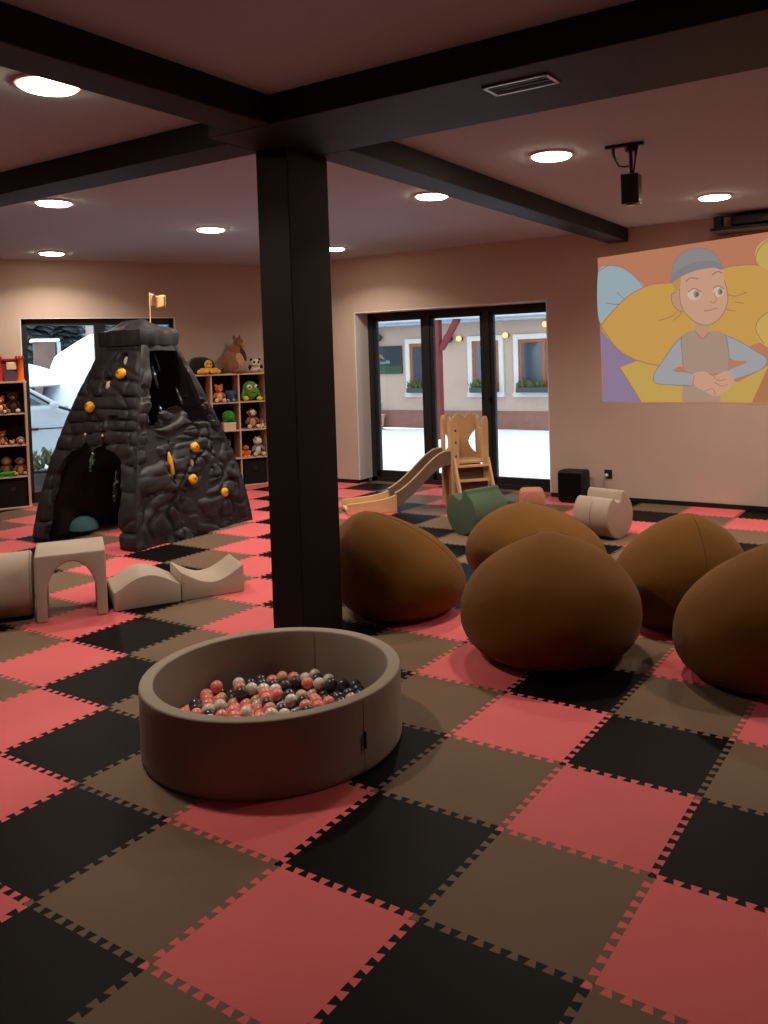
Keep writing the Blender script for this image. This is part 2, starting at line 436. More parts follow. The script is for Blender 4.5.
def flower_box(x0, x1, label, n):
    t = thing('flower_box', label, 'flower box', (-8+(x0+x1)/2, YFc-.16, .76), 0, 'flower boxes on the house windowsills')
    hw = (x1-x0)/2-.12
    MB().box((-hw, -.07, -.02), (hw, .07, .09), bev=.012).build('planter', boxg_m, t, smooth=False)
    for nm, mm, cnt in (('foliage', leaf_m, n), ('dry_foliage', leaf2_m, n//3)):
        m = MB()
        for k in range(cnt):
            px, py = random.uniform(-hw+.03, hw-.03), random.uniform(-.05, .05)
            L = random.uniform(.10, .24); a = random.uniform(0, 2*PI); tl = random.uniform(.1, .7)
            M_ = Tr(px, py, .07) @ Rz(a) @ Rx(tl)
            m.add([(0, 0, 0), (.028, 0, L*.5), (0, .006, L), (-.028, 0, L*.5), (0, -.012, L*.5)], [[0, 1, 4], [1, 2, 4], [2, 3, 4], [3, 0, 4], [0, 3, 1], [1, 3, 2]], M_)
        m.build(nm, mm, t, smooth=False)
for (a, b_), lb in zip(WINS, ('flower box under the left house window beside the green sign', 'flower box under the house window behind the right door mullion', 'flower box with full green plants under the rightmost house window seen through the door', 'flower box under the house window beyond the door edge')):
    flower_box(a, b_, lb, 60)
# sign on the facade
t = thing('sign_board', 'dark green sign board on the house front seen through the left door panel', 'sign', (-9.87, YFc-.03, 1.485))
MB().box((-.36, -.015, -.315), (.35, .015, .315), bev=.004).build('board', mat('sign_teal', (34, 50, 54), .5, .3), t, smooth=False)
MB().box((-.35, -.018, -.305), (.34, -.0155, -.14)).build('green_band', mat('sign_green', (44, 76, 48), .5, .3), t, smooth=False)
lg = MB()
lg.tube([(-.32, -.02, .035), (-.25, -.02, .075), (-.18, -.02, .05), (-.13, -.02, .02)], .012, 6)
lg.tube([(-.30, -.02, .075), (-.22, -.02, .115), (-.17, -.02, .075)], .010, 6)
lg.build('roof_emblem', mat('sign_brown', (176, 132, 100), .6, .2), t)
tx = MB()
x = -.30
for k, hgt in enumerate((.05, .05, .05, .05, .085, .085)):
    tx.box((x, -.02, -.085), (x+.012, -.0155, -.085+hgt)); tx.box((x+.026, -.02, -.085), (x+.038, -.0155, -.085+hgt*.8))
    tx.box((x, -.02, -.085+hgt*.75-.01), (x+.038, -.0155, -.085+hgt*.75)); x += .055
tx.build('lettering', mat('sign_letters', (150, 170, 168), .6, .2), t, smooth=False)
# round facade lamps; the glowing ones stand in for downlights mirrored in the glass
def lamp_or_reflection(x, z, label, lit):
    t = thing('lamp_or_reflection', label, 'lamp', (x, YFc, z))
    MB().lathe([(0, 0), (.05, 0), (.05, .05), (0, .05)], 16, Rx(PI/2)).build('lamp_or_reflection_base', black_m, t)
    MB().lathe([(0, .05), (.045, .055), (.06, .08), (.06, .12), (.05, .125), (0, .12)] if lit else [(0, .05), (.075, .055), (.10, .10), (.10, .17), (.085, .175), (0, .165)], 20, Rx(PI/2)).build('shade_or_reflection', emit('warm_reflection_glow', (255, 214, 150), 1.6) if lit else black_m, t)
lamp_or_reflection(-10.12, 2.0, 'black round lamp on the house wall above the green sign', False)
lamp_or_reflection(-8.23, 1.92, 'black round lamp on the house wall behind the red post', False)
lamp_or_reflection(-7.98, 1.9, 'added glow of a reflected ceiling light left of the middle house window', True)
lamp_or_reflection(-6.86, 1.93, 'added glow of a reflected ceiling light between the two right house windows', True)
lamp_or_reflection(-5.95, 2.12, 'added glow of a reflected ceiling light high above the rightmost house window', True)
# red timber post with a brace
red_m = mat('red_brown_timber', (112, 48, 46), .7, .2, var=.12, vscale=8)
t = thing('timber_post', 'red timber canopy post with diagonal brace in the snowy yard', 'post', (-7.34, 12.0, -.07))
MB().box((-.07, -.07, 0), (.07, .07, 2.32), bev=.01).build('post', red_m, t, smooth=False)
MB().prism([(0.02, 1.72), (.13, 1.72), (.50, 2.26), (.50, 2.32), (.40, 2.32)], -.05, .05, bev=.006, M=Rx(PI/2)).build('brace', red_m, t, smooth=False)
MB().box((-2.2, -.09, 2.30), (4.5, .09, 2.44), bev=.01).build('beam', gutter_m, t, smooth=False)
# a planter with twigs far left
t = thing('plant_pot', 'small terracotta plant pot at the foot of the house wall', 'plant pot', (-10.1, 13.75, -.07))
MB().lathe([(0, 0), (.12, 0), (.17, .28), (.185, .28), (.185, .33), (.15, .33), (.14, .3), (0, .29)], 20).build('pot', mat('terracotta_pale', (196, 150, 120), .8, .2), t)
m = MB()
for k in range(16):
    a = random.uniform(0, 2*PI); m.tube([(0, 0, .28), (math.cos(a)*.06, math.sin(a)*.06, .4), (math.cos(a)*.13, math.sin(a)*.13, .48+random.random()*.12)], [.006, .005, .003], 5)
m.build('twigs', leaf2_m, t)

# ---- yard behind the slanted window: snow-covered car, trees, shed, planter
carw = mat('car_white_shaded', (168, 178, 184), .35, .5)  # white body greyed, its shade put into the paint colour
rub_m = mat('car_black_rubber', (28, 30, 32), .6, .3)
cgl_m = mat('car_window_glass', (88, 104, 116), .1, .6)
t = thing('car', 'white car buried under a thick dome of snow outside the tall window', 'car', tuple(wp(0.0, -3.0, -.07)), ANG)
# local x along the wall, y outwards
body = [(-2.6, .22), (-2.55, .75), (-2.3, 1.06), (.60, 1.06), (.95, .95), (1.9, .84), (2.15, .7), (2.2, .3), (1.95, .22)]
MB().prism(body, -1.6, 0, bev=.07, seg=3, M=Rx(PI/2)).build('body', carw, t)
cab = [(-2.1, 1.04), (-1.75, 1.40), (.22, 1.40), (.86, 1.0), (.86, .98), (-2.1, .98)]
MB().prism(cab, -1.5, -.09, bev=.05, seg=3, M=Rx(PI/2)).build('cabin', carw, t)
gw = MB(); gw.prism([(-1.95, 1.08), (-1.7, 1.30), (-.3, 1.30), (-.3, 1.08)], .082, .10, M=Rx(PI/2)); gw.prism([(-.2, 1.08), (-.2, 1.30), (.18, 1.30), (.50, 1.08)], .082, .10, M=Rx(PI/2))
for k in range(len(gw.v)): gw.v[k].y = -abs(gw.v[k].y)+.17
gw.build('side_window', cgl_m, t, smooth=False)
sl = MB(); sl.tube([(-2.0, .06, 1.335), (.22, .06, 1.335), (.62, .05, 1.07), (.90, .02, .965), (1.25, .0, .93)], .016, 8); sl.tube([(-2.2, -.004, .72), (.9, -.004, .72), (2.0, -.004, .66)], .008, 6)
sl.build('trim_seal', rub_m, t)
MB().box((.28, -.03, .70), (.44, .0, .735), bev=.008).build('door_handle', rub_m, t, smooth=False)
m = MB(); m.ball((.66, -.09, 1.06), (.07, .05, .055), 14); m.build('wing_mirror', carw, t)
for x in (-1.7, 1.35):
    for y in (.12, 1.48):
        m = MB(); M_ = Tr(x, y, .32) @ Rx(PI/2)
        m.lathe([(0, -.09), (.2, -.09), (.3, -.075), (.32, 0), (.3, .075), (.2, .09), (0, .09)], 28, M_); m.build('wheel', rub_m, t)
def snowcap(name, c, r, n=40):
    m = MB(); m.ball((0, 0, 0), 1.0, n)
    for k, v in enumerate(m.v):
        d = 1+.10*noise.noise(v*1.3+Vector((2, 1, 5)))+.03*noise.noise(v*4)
        z = v.z
        m.v[k] = Vector((c[0]+v.x*r[0]*d, c[1]+v.y*r[1]*d, c[2]+(z*r[2]*d if z > 0 else z*r[2]*.18)))
    return m.build(name, snow_m, t)
snowcap('snow_cover', (-.62, .8, 1.36), (1.50, .80, .40))
snowcap('snow_cover', (1.50, .82, .98), (.98, .76, 1.16))
# conifers behind the car
fol_m = mat('conifer_green', (70, 82, 84), .9, .1, var=.5, vscale=6)
bark_m = mat('bark_dark', (60, 50, 46), .9, .1, bump=.3, bscale=30)
birch_m = mat('birch_bark', (170, 156, 150), .9, .1, var=.2, vscale=8)
def conifer(s, off, hgt, rad, label, seed):
    t = thing('conifer', label, 'tree', tuple(wp(s, off, -.08)), 0, 'conifers behind the parked car')
    MB().tube([(0, 0, 0), (0, 0, hgt*.9)], [.13, .03], 10).build('trunk', bark_m, t)
    rnd = random.Random(seed); m = MB()
    n = 3000
    for k in range(n):
        f = rnd.random()**.8; z = .15+f*(hgt-.2); R = rad*(1-f)**.85+.05
        a = rnd.uniform(0, 2*PI); L = R*rnd.uniform(.55, 1.05)
        c, s_ = math.cos(a), math.sin(a); wd = .10+.16*rnd.random(); dz = -.28*L+rnd.uniform(-.1, .1)
        p0_ = Vector((c*L*.25, s_*L*.25, z)); p1 = Vector((c*L, s_*L, z+dz)); sd = Vector((-s_, c, 0))*wd; up = Vector((0, 0, .05))
        mid = (p0_+p1)/2
        m.add([p0_, mid+sd, p1, mid-sd, mid+up], [[0, 1, 4], [1, 2, 4], [2, 3, 4], [3, 0, 4], [0, 3, 1], [1, 3, 2]])
    m.build('foliage', fol_m, t, smooth=False)
TREES = ((-1.1, -8.4, 7, 'dark conifer beyond the left edge of the tall window'), (.55, -9.0, 7.5, 'dark conifer at the left of the tall window behind the snowed-in car'),
         (2.25, -9.2, 8, 'dark conifer behind the dome of snow and the birch trunk'), (4.0, -8.8, 7.5, 'dark conifer hidden behind the climbing tower'),
         (-.3, -11.4, 8.5, 'dark conifer in the back row at the left of the tall window'), (1.45, -11.8, 9, 'dark conifer in the back row behind the garden shed'), (3.3, -11.6, 8.5, 'dark conifer in the back row behind the dome of snow'))
for k, (s, off, hh, lb) in enumerate(TREES): conifer(s, off, hh, .80, lb, 30+k)
t = thing('birch_tree', 'pale birch trunk beside the dome of snow outside the tall window', 'tree', tuple(wp(1.62, -7.0, -.08)))
MB().tube([(0, 0, 0), (.02, 0, 1.5), (-.03, .02, 3.4), (0, 0, 5.5)], [.12, .11, .09, .06], 12).build('trunk', birch_m, t)
m = MB(); rnd = random.Random(5)
for k in range(26):
    z = rnd.uniform(2.2, 5.3); a = rnd.uniform(0, 2*PI); L = rnd.uniform(.4, 1.1)
    m.tube([(0, 0, z), (math.cos(a)*L*.5, math.sin(a)*L*.5, z+.3), (math.cos(a)*L, math.sin(a)*L, z+.35)], [.025, .015, .006], 5)
m.build('branches', bark_m, t)
# shed chimney-like block
t = thing('garden_shed', 'small pale brown shed with a light drainpipe behind the snow-covered car', 'shed', tuple(wp(.80, -6.4, -.08)), ANG)
MB().box((-.21, 0, 0), (.15, .5, 2.10), bev=.015).build('wall', mat('shed_plaster', (118, 98, 90), .95, .1, var=.15, vscale=4), t, smooth=False)
MB().box((-.26, -.05, 2.09), (.22, .55, 2.15), bev=.015).build('roof', snow_m, t, smooth=False)
MB().tube([(.20, -.03, 0), (.20, -.03, 2.08)], .035, 10).build('drainpipe', gutter_m, t)
# planter trough right outside the window
t = thing('planter_trough', 'grey planter trough with pale green leaves outside the tall window', 'planter', tuple(wp(.55, -.75, -.07)), ANG)
m = MB(); m.box((-.45, -.14, 0), (.9, .14, .34), bev=.015); m.build('trough', mat('trough_grey', (92, 94, 98), .8, .2, var=.08), t, smooth=False)
m = MB(); m.box((-.42, -.11, .33), (.87, .11, .345)); m.build('soil', bark_m, t, smooth=False)
m = MB(); rnd = random.Random(11)
for k in range(520):
    px, py = rnd.uniform(-.40, .85), rnd.uniform(-.11, .11); L = rnd.uniform(.06, .13)
    M_ = Tr(px, py, .34+rnd.uniform(0, .20)) @ Rz(rnd.uniform(0, 6.28)) @ Rx(rnd.uniform(.1, .9))
    m.add([(0, 0, 0), (.032, 0, L*.5), (0, .006, L), (-.032, 0, L*.5), (0, -.014, L*.5)], [[0, 1, 4], [1, 2, 4], [2, 3, 4], [3, 0, 4], [0, 3, 1], [1, 3, 2]], M_)
m.build('foliage', mat('trough_leaf', (128, 146, 112), .7, .2, var=.25, vscale=14), t, smooth=False)
# ------------------------------------------------------------------ ball pit
PITC = (-1.119, .654); PR = .52; PH = .286
pitf = mat('pit_velour_taupe', (150, 139, 126), .95, .12, bump=.12, bscale=260, var=.06, vscale=5, sheen=.05)
t = thing('ball_pit', 'round taupe velour ball pit with thick foam rim in the foreground', 'ball pit', (PITC[0], PITC[1], 0))
def pitwall():
    pr = []
    ro, ri, e = PR, PR-.054, .008
    pr += [(ro-.010, 0.0), (ro-.002, .008), (ro, .02)]
    for k in range(1, 12): pr.append((ro, .02+(PH-.04)*k/12))
    for k in range(6):
        a = PI/2*k/5; pr.append((ro-e+e*math.cos(a), PH-e+e*math.sin(a)))
    for k in range(6):
        a = PI/2*k/5; pr.append((ri+e-e*math.sin(a), PH-e+e*math.cos(a)))
    for k in range(1, 9): pr.append((ri, PH-e-(PH-e-.02)*k/8))
    m = MB(); n = 160; vs = []; fs = []
    cr = ((-1.62, .20, .16, .055), (-2.05, .14, .10, .010), (-1.72, .17, .11, .008), (2.5, .16, .2, .007))
    dirc = math.atan2(-1.867-PITC[1], 1.287-PITC[0])
    for (rr, z) in pr:
        for i in range(n):
            a = 2*PI*i/n; d = 0
            if rr > PR-.02 and .02 < z < PH-.015:
                d = .0018*noise.noise(Vector((math.cos(a)*3, math.sin(a)*3, z*5)))
                for (da, zc, wd, am) in ((-.62, .205, .10, .004), (-.30, .095, .17, .006), (.3, .12, .2, .003)):
                    q = (a-dirc-da+PI) % (2*PI)-PI
                    zz = z-zc+.25*q*.3
                    d -= am*math.exp(-(q/wd)**2)*math.exp(-(zz/.008)**2)
                    d += am*.6*math.exp(-(q/wd)**2)*math.exp(-((zz-.014)/.010)**2)
            vs.append(((rr+d)*math.cos(a), (rr+d)*math.sin(a), z))
    for j in range(len(pr)-1):
        for i in range(n):
            i2 = (i+1) % n; fs.append([j*n+i, j*n+i2, (j+1)*n+i2, (j+1)*n+i])
    m.add(vs, fs); return m
pitwall().build('foam_wall', pitf, t, angle=60)
MB().lathe([(0, .004), (PR-.058, .004), (PR-.058, .03), (0, .03)], 64).build('base_cushion', pitf, t)
# vertical seams and the little loop label
dirc = math.atan2(-1.867-PITC[1], 1.287-PITC[0])
def seam(a, r0, z0, z1): return MB().tube([(r0*math.cos(a), r0*math.sin(a), z0+(z1-z0)*k/6) for k in range(7)], .0011, 6)
aS = dirc+.665
seam(aS, PR+.0004, .012, PH-.012).build('seam', mat('pit_seam', (124, 106, 92), .95, .1), t)
seam(dirc+PI-.42, PR-.0564, .03, PH-.012).build('seam', mat('pit_seam', (124, 106, 92), .95, .1), t)
m = MB(); m.box((-.001, -.001, 0), (.012, .0012, .062), bev=.0006, M=Tr(PR*math.cos(aS), PR*math.sin(aS), .098) @ Rz(aS)); m.build('loop_label', mat('label_dark', (30, 26, 24), .8, .2), t, smooth=False)

RB = .0275
bm_ = MB(); bm_.ball((0, 0, 0), RB, 24)
ballcols = {
 'coral': (mat('ball_coral', (230, 134, 122), .28, .5), 'glossy coral pink plastic ball in the round pit'),
 'dark':  (mat('ball_dark_grey', (62, 60, 62), .25, .5), 'glossy dark grey plastic ball in the round pit'),
 'pearl': (mat('ball_pearl_white', (214, 204, 192), .18, .6), 'pearly white plastic ball in the round pit'),
 'beige': (mat('ball_beige', (206, 168, 138), .28, .5), 'beige plastic ball in the round pit')}
protos = {}
def put_ball(p):
    k = random.choices(('coral', 'dark', 'pearl', 'beige'), (31, 38, 22, 9))[0]
    if k not in protos:
        o = MB().ball((0, 0, 0), RB, 24).build('pit_ball', ballcols[k][0]); protos[k] = o
        tag(o, ballcols[k][1], 'ball', '%s balls in the pit' % k)
    else:
        o = protos[k].copy(); COL.objects.link(o)
    o.location = p; o.rotation_euler = (random.random()*3, random.random()*3, random.random()*3)
pitch = RB*2.02; hgt = pitch*math.sqrt(3)/2
vd = Vector((-math.cos(dirc), -math.sin(dirc)))            # away from the camera
bot = set(); rmax = PR-.058-RB
rot = .35; cr_, sr_ = math.cos(rot), math.sin(rot)
def hexp(i, j): 
    x = (i+.5*(j % 2))*pitch; y = j*hgt
    return Vector((x*cr_-y*sr_, x*sr_+y*cr_))
layer1 = {}
for j in range(-10, 11):
    for i in range(-10, 11):
        q = hexp(i, j)
        if q.length < rmax and q.dot(vd) > -.10: layer1[(i, j)] = q
for q in layer1.values(): put_ball((PITC[0]+q.x, PITC[1]+q.y, .03+RB+.0006))
for (i, j), q in layer1.items():
    # hollow between (i,j), (i+1,j) and the one above
    up = (i+(j % 2), j+1)
    if (i+1, j) in layer1 and up in layer1:
        c = (q+layer1[(i+1, j)]+layer1[up])/3
        if random.random() < .52 and c.length < rmax-.01: put_ball((PITC[0]+c.x, PITC[1]+c.y, .03+RB+pitch*.8165+.001))

# ------------------------------------------------------------------ bean bags
bag_m = mat('bean_bag_mustard', (104, 68, 24), .92, .10, bump=.10, bscale=240, var=.07, vscale=3, sheen=.06)
bseam_m = mat('bean_bag_seam', (84, 57, 24), .95, .1)
RD = Vector((.845, .535, 0))
PROF = [(0, 0), (.30, 0), (.5, .004), (.64, .018), (.76, .05), (.865, .105), (.94, .18), (.985, .27), (1, .37), (.985, .455), (.94, .545), (.87, .63), (.78, .71), (.665, .785), (.535, .852), (.40, .907), (.275, .948), (.16, .977), (.07, .994), (0, 1.0)]
def bean_bag(x, y, R, H, ps, label, seed, gore0=0.0):
    t = thing('bean_bag', label, 'bean bag', (x, y, 0), 0, 'mustard bean bags')
    n = 96; ng = 6; off = Vector((seed*3.7, seed*1.9, 0))
    # smooth profile
    pr = []
    for k in range(len(PROF)-1):
        (a0, z0), (a1, z1) = PROF[k], PROF[k+1]
        for q in range(3): pr.append((a0+(a1-a0)*q/3, z0+(z1-z0)*q/3))
    pr.append(PROF[-1])
    def P(a, z, th):
        g = abs(math.sin((th-gore0)*ng/2))            # 0 on the seams
        bul = 1 - .010*math.exp(-(g/.10)**2)*min(1, z*5)*(1-z*.5)
        v = Vector((math.cos(th)*a, math.sin(th)*a, z))
        w = 1 + .06*noise.noise(v*1.4+off)*min(1, z*6)*(1-z) + .010*noise.noise(v*5+off)*min(1, z*4)
        # puckers next to the seams near the top
        w += .012*math.exp(-(g/.25)**2)*math.sin(z*90)*max(0, z-.55)
        rr = R*a*bul*w
        sh = ps*z*z
        # soft crest fold under the tip
        return Vector((math.cos(th)*rr+RD.x*sh, math.sin(th)*rr+RD.y*sh, z*H*(1+.012*noise.noise(v*2.5+off)*min(1, z*4))))
    vs = []; fs = []
    for (a, z) in pr:
        for i in range(n): vs.append(P(a, z, 2*PI*i/n))
    m = len(pr)
    for j in range(m-1):
        for i in range(n):
            i2 = (i+1) % n; fs.append([j*n+i, j*n+i2, (j+1)*n+i2, (j+1)*n+i])
    bm = bmesh.new(); bv = [bm.verts.new(v) for v in vs]
    for f in fs:
        try: bm.faces.new([bv[i] for i in f])
        except ValueError: pass
    bmesh.ops.remove_doubles(bm, verts=bm.verts[:], dist=1e-5)
    bmesh.ops.recalc_face_normals(bm, faces=bm.faces[:])
    for _ in range(2): bmesh.ops.smooth_vert(bm, verts=[v for v in bm.verts if v.co.z > .004], factor=.35, use_axis_x=True, use_axis_y=True, use_axis_z=True)
    body = MB().frombm(bm).build('cover', bag_m, t, angle=80)
    for k in (0, 2):
        th = gore0+2*PI*k/ng
        pts = [P(a, z, th)*1.0 for (a, z) in pr if .06 < z < .985]
        c = Vector((0, 0, H*.4))
        MB().tube([p+(p-c).normalized()*.0005 for p in pts], 0.0016, 6).build('seam', bseam_m, t)
    m_ = MB(); tip = P(0, 1.0, 0)
    m_.lathe([(0, .004), (.012, .003), (.020, -.002), (.026, -.012), (.0, -.012)], 18, Tr(tip.x, tip.y, tip.z-.006)); m_.build('top_cap', bag_m, t)
    return t
bean_bag(-1.626, 2.326, .404, .613, -.21, 'mustard bean bag partly hidden behind the dark column', 1, .3)
bean_bag(-.53, 2.068, .462, .622, .01, 'large mustard bean bag in front, in the middle of the five', 2, 1.2)
bean_bag(-1.163, 3.252, .467, .545, -.09, 'mustard bean bag behind the large middle one, in front of the green seat', 3, .7)
bean_bag(-.105, 2.89, .383, .607, .068, 'mustard bean bag at the back right, in front of the projection wall', 4, -.93)
bean_bag(.453, 2.218, .397, .632, .155, 'mustard bean bag cut off by the right edge of the photo', 5, .2)

# ------------------------------------------------------------------ soft play blocks
blk_m = mat('soft_block_beige', (172, 156, 140), .75, .25, bump=.05, bscale=200, var=.05, vscale=4)
A0 = Vector((-3.447, 1.095, 0)); ad = math.radians(55.4)
# arch: local x along the front, y to the back, z up
t = thing('arch_block', 'beige foam arch block standing between the foam roller and the wave blocks', 'soft play block', tuple(A0), ad)
Wd, Hd, Dd = .402, .405, .45
poly = [(0, 0), (.062, 0)]
for k in range(0, 25):
    a = PI-PI*k/24; poly.append((.201+.139*math.cos(a)*(1.0 if math.sin(a) < .01 else 1), .15+.205*math.sin(a)))
poly += [(Wd-.062, 0), (Wd, 0), (Wd, Hd), (0, Hd)]
MB().prism(poly, 0, Dd, bev=.010, seg=3, M=Tr(0, Dd, 0) @ Rx(PI/2)).build('arch', blk_m, t)
# waves
wd_ = math.radians(60.5)
def profile_block(label, org, rz, top, L, D):
    t = thing('wave_block', label, 'soft play block', org, rz)
    poly = [(0, 0), (L, 0)] + top[::-1]
    MB().prism(poly, 0, D, bev=.008, seg=2, M=Tr(0, D, 0) @ Rx(PI/2)).build('wave', blk_m, t, angle=35)
    return t
L1 = .41
top = [(L1*k/24, .118+.085*math.sin(PI*k/24)**1.2) for k in range(25)]
profile_block('beige foam block with a rounded hump next to the arch', (-3.222, 1.474, 0), wd_, top, L1, .37)
W2 = Vector((-3.018, 1.835, 0)) 
top = [(.41*k/24, .188-.088*math.sin(PI*k/24)**1.1) for k in range(25)]
profile_block('beige foam block with a hollow top at the right end of the row', (W2.x, W2.y, 0), math.radians(60.5), top, .41, .37)
# roller lying left of the arch
t = thing('foam_roller', 'beige foam roller lying left of the arch, cut off by the photo edge', 'soft play block', tuple(A0 - Vector((math.cos(ad), math.sin(ad), 0))*.02 + Vector((-math.sin(ad), math.cos(ad), 0))*.24), ad)
MB().lathe([(0, 0), (.19, 0), (.20, .01), (.20, .74), (.19, .75), (0, .75)], 56, Tr(0, 0, .20) @ Ry(-PI/2)).build('roller', blk_m, t)
MB().tube([(-.011, .2005*math.cos(2*PI*k/48), .20+.2005*math.sin(2*PI*k/48)) for k in range(49)], .003, 6).build('seam', mat('block_seam', (140, 122, 106), .8, .2), t)

# ------------------------------------------------------------------ saddle seats
def saddle_seat(label, x, y, R, L, rz, m_, sm_, notch=True, sq=1.0):
    """axis along local x, front cap at x = 0, body runs to -x"""
    t = thing('saddle_seat', label, 'soft play seat', (x, y, 0), rz)
    poly = []
    def arc(a0, a1, n):
        for k in range(n+1):
            a = math.radians(a0+(a1-a0)*k/n); poly.append((R*math.cos(a), R+R*math.sin(a)*sq))
    arc(-90, 62, 34)
    # groove of the saddle: a rounded hollow between a low and a raised edge
    p0 = poly[-1]
    e = (R*math.cos(math.radians(128)), R+R*math.sin(math.radians(128)))
    poly += [(p0[0]-.010, p0[1]+.034*R/.19), (p0[0]-.045*R/.19, p0[1]+.036*R/.19), (p0[0]-.065*R/.19, p0[1]+.015*R/.19)]
    mid = (-.015*R/.19, R+.60*R)
    poly += [(.012*R/.19, R+.66*R), (mid[0], mid[1]), (-.05*R/.19, R+.66*R), (-.085*R/.19, R+.80*R)]
    poly.append((e[0]+.018, e[1]+.004))
    arc(130, 268, 32)
    M_ = Matrix(((0, 0, 1, 0), (1, 0, 0, 0), (0, 1, 0, 0), (0, 0, 0, 1)))     # poly x->y, poly y->z, extrude->x
    b = MB().prism(poly, -L, 0, bev=.010, seg=3, M=M_)
    zmin = min(v.z for v in b.v)
    for v in b.v: v.z -= zmin
    b.build('seat_body', m_, t, angle=50)
    s = MB()
    s.tube([(-L*.5+.001*0, (R+.001)*math.cos(math.radians(a)), R+(R+.001)*math.sin(math.radians(a))*sq) for a in range(140, 268, 4)], .0025, 6)
    s.build('seam', sm_, t)
    return t
tan_m = mat('seat_beige', (164, 146, 132), .75, .25, bump=.04, bscale=200, var=.04)
grn_m = mat('seat_green', (74, 93, 75), .75, .25, bump=.04, bscale=200, var=.05)
pnk_m = mat('seat_salmon', (196, 136, 112), .75, .25, bump=.04, bscale=200, var=.05)
saddle_seat('beige saddle-shaped foam seat near the projection wall', -1.12, 4.75, .188, .34, math.radians(-14), tan_m, mat('seat_beige_seam', (134, 116, 102), .8, .2))
saddle_seat('green saddle-shaped foam seat in front of the wooden slide', -2.385, 4.33, .19, .38, math.radians(-108), grn_m, mat('seat_green_seam', (60, 76, 62), .8, .2))
t = thing('soft_stool', 'small salmon foam seat between the door and the black speaker', 'soft play seat', (-2.27, 5.50, 0), math.radians(28))
poly = [(-.115, 0), (.115, 0), (.128, .06), (.125, .14)]+[(.07+.048*math.cos(PI/2*k/6), .17+.045*math.sin(PI/2*k/6)) for k in range(7)]+[(-.07+.048*math.cos(PI/2+PI/2*k/6), .17+.045*math.sin(PI/2+PI/2*k/6)) for k in range(7)]+[(-.125, .14), (-.128, .06)]
MB().prism(poly, 0, .24, bev=.012, seg=3, M=Tr(0, .24, 0) @ Rx(PI/2)).build('seat_body', pnk_m, t)
poly = [(.105*math.cos(2*PI*k/28), .105+.095*math.sin(2*PI*k/28)) for k in range(28)]
MB().prism(poly, 0, .012, bev=.005, M=Tr(.005, .002, .003) @ Rx(PI/2)).build('front_pad', mat('seat_salmon_pad', (188, 122, 98), .75, .25), t)
# ------------------------------------------------------------------ climbing pyramid
CQ = Vector((-5.179, 3.321, 0)); CTH = .083; CA, CB, CH = 1.274, 1.452, 1.713
rock_m = mat('climbing_charcoal_plastic', (42, 41, 43), .55, .35, bump=.10, bscale=120, var=.10, vscale=4)
hold_m = mat('hold_yellow', (232, 166, 34), .45, .4)
holdw_m = mat('pale_hold_daylight', (200, 188, 172), .5, .4)
E1 = Vector((-1, 0, 0)); E2 = Vector((0, 1, 0))       # local axes of the tower (rotated by CTH)
def halves(t):
    g = max(0, t)**1.5
    return CA/2+(.243-CA/2)*g, CB/2+(.215-CB/2)*g
def face_pt(face, u, t):
    ha, hb = halves(t)
    if face == 'L': return Vector((u*ha, -hb, t*CH))
    if face == 'R': return Vector((ha, u*hb, t*CH))
    if face == 'B': return Vector((-ha, u*hb, t*CH))
    return Vector((-u*ha, hb, t*CH))                   # 'K'
def face_n(face, u, t):
    a = face_pt(face, u+.01, t)-face_pt(face, u-.01, t); b_ = face_pt(face, u, t+.01)-face_pt(face, u, t-.01)
    n = a.cross(b_).normalized()
    out = {'L': Vector((0, -1, 0)), 'R': Vector((1, 0, 0)), 'B': Vector((-1, 0, 0)), 'K': Vector((0, 1, 0))}[face]
    return n if n.dot(out) > 0 else -n
def h1(*a):
    return (math.sin(a[0]*127.1+(a[1] if len(a) > 1 else 0)*311.7+7.7)*43758.5453) % 1.0
def strata(X, z, seed):
    zw = z+.055*noise.noise(Vector((X*2.2, z*1.2, seed)))+.05*X*math.sin(z*5+seed)
    zz = zw/.17+.55*noise.noise(Vector((X*1.1+3, z*1.0, seed+2)))
    r = math.floor(zz); fz = zz-r
    w = .62+.38*noise.noise(Vector((X*3.1, r*1.7, seed)))
    ez = min(fz, 1-fz)*.17
    d = -.026*w*math.exp(-(ez/.013)**2)
    d += .026*(1-fz)*fz*2+.020*(h1(r, seed)-.5)+.014*(fz-.5)
    xx = X/.55+h1(r, seed)*1.7+.25*noise.noise(Vector((X*2, z*6, seed+4))); c = math.floor(xx); fx = xx-c
    if h1(r, c+.5) > .55: d += -.016*math.exp(-((min(fx, 1-fx)*.55)/.014)**2)
    d += .014*(h1(r+c*3.1, seed)-.5)
    n = noise.noise(Vector((X*4.5, z*4.5, seed+7)))
    d += .018*n+.008*noise.noise(Vector((X*11, z*11, seed)))
    d -= .020*(1-min(1, abs(noise.noise(Vector((X*2.6+z*1.4, z*3.2-X, seed+12))))*5))**2
    return d
def organic(X, z, seed):
    q = Vector((X*2.4+.7*noise.noise(Vector((X*2, z*2, seed+9))), z*2.4-X*.9, seed))
    n1 = noise.noise(q); n2 = noise.noise(q*2.1+Vector((3, 1, 2))); n3 = noise.noise(q*4.6)
    rid = (1-min(1, abs(n2)*3.2))
    d = .055*n1-.048*rid**3+.016*n3
    rid2 = (1-min(1, abs(noise.noise(Vector((X*3.2-z*2, z*5.5+X*1.2, seed+20))))*4.5))
    d -= .038*rid2**3
    return d
def interp(pts, x):
    for (a, ya), (b_, yb) in zip(pts, pts[1:]):
        if a <= x <= b_: return ya+(yb-ya)*(x-a)/(b_-a)
    return pts[0][1] if x < pts[0][0] else pts[-1][1]
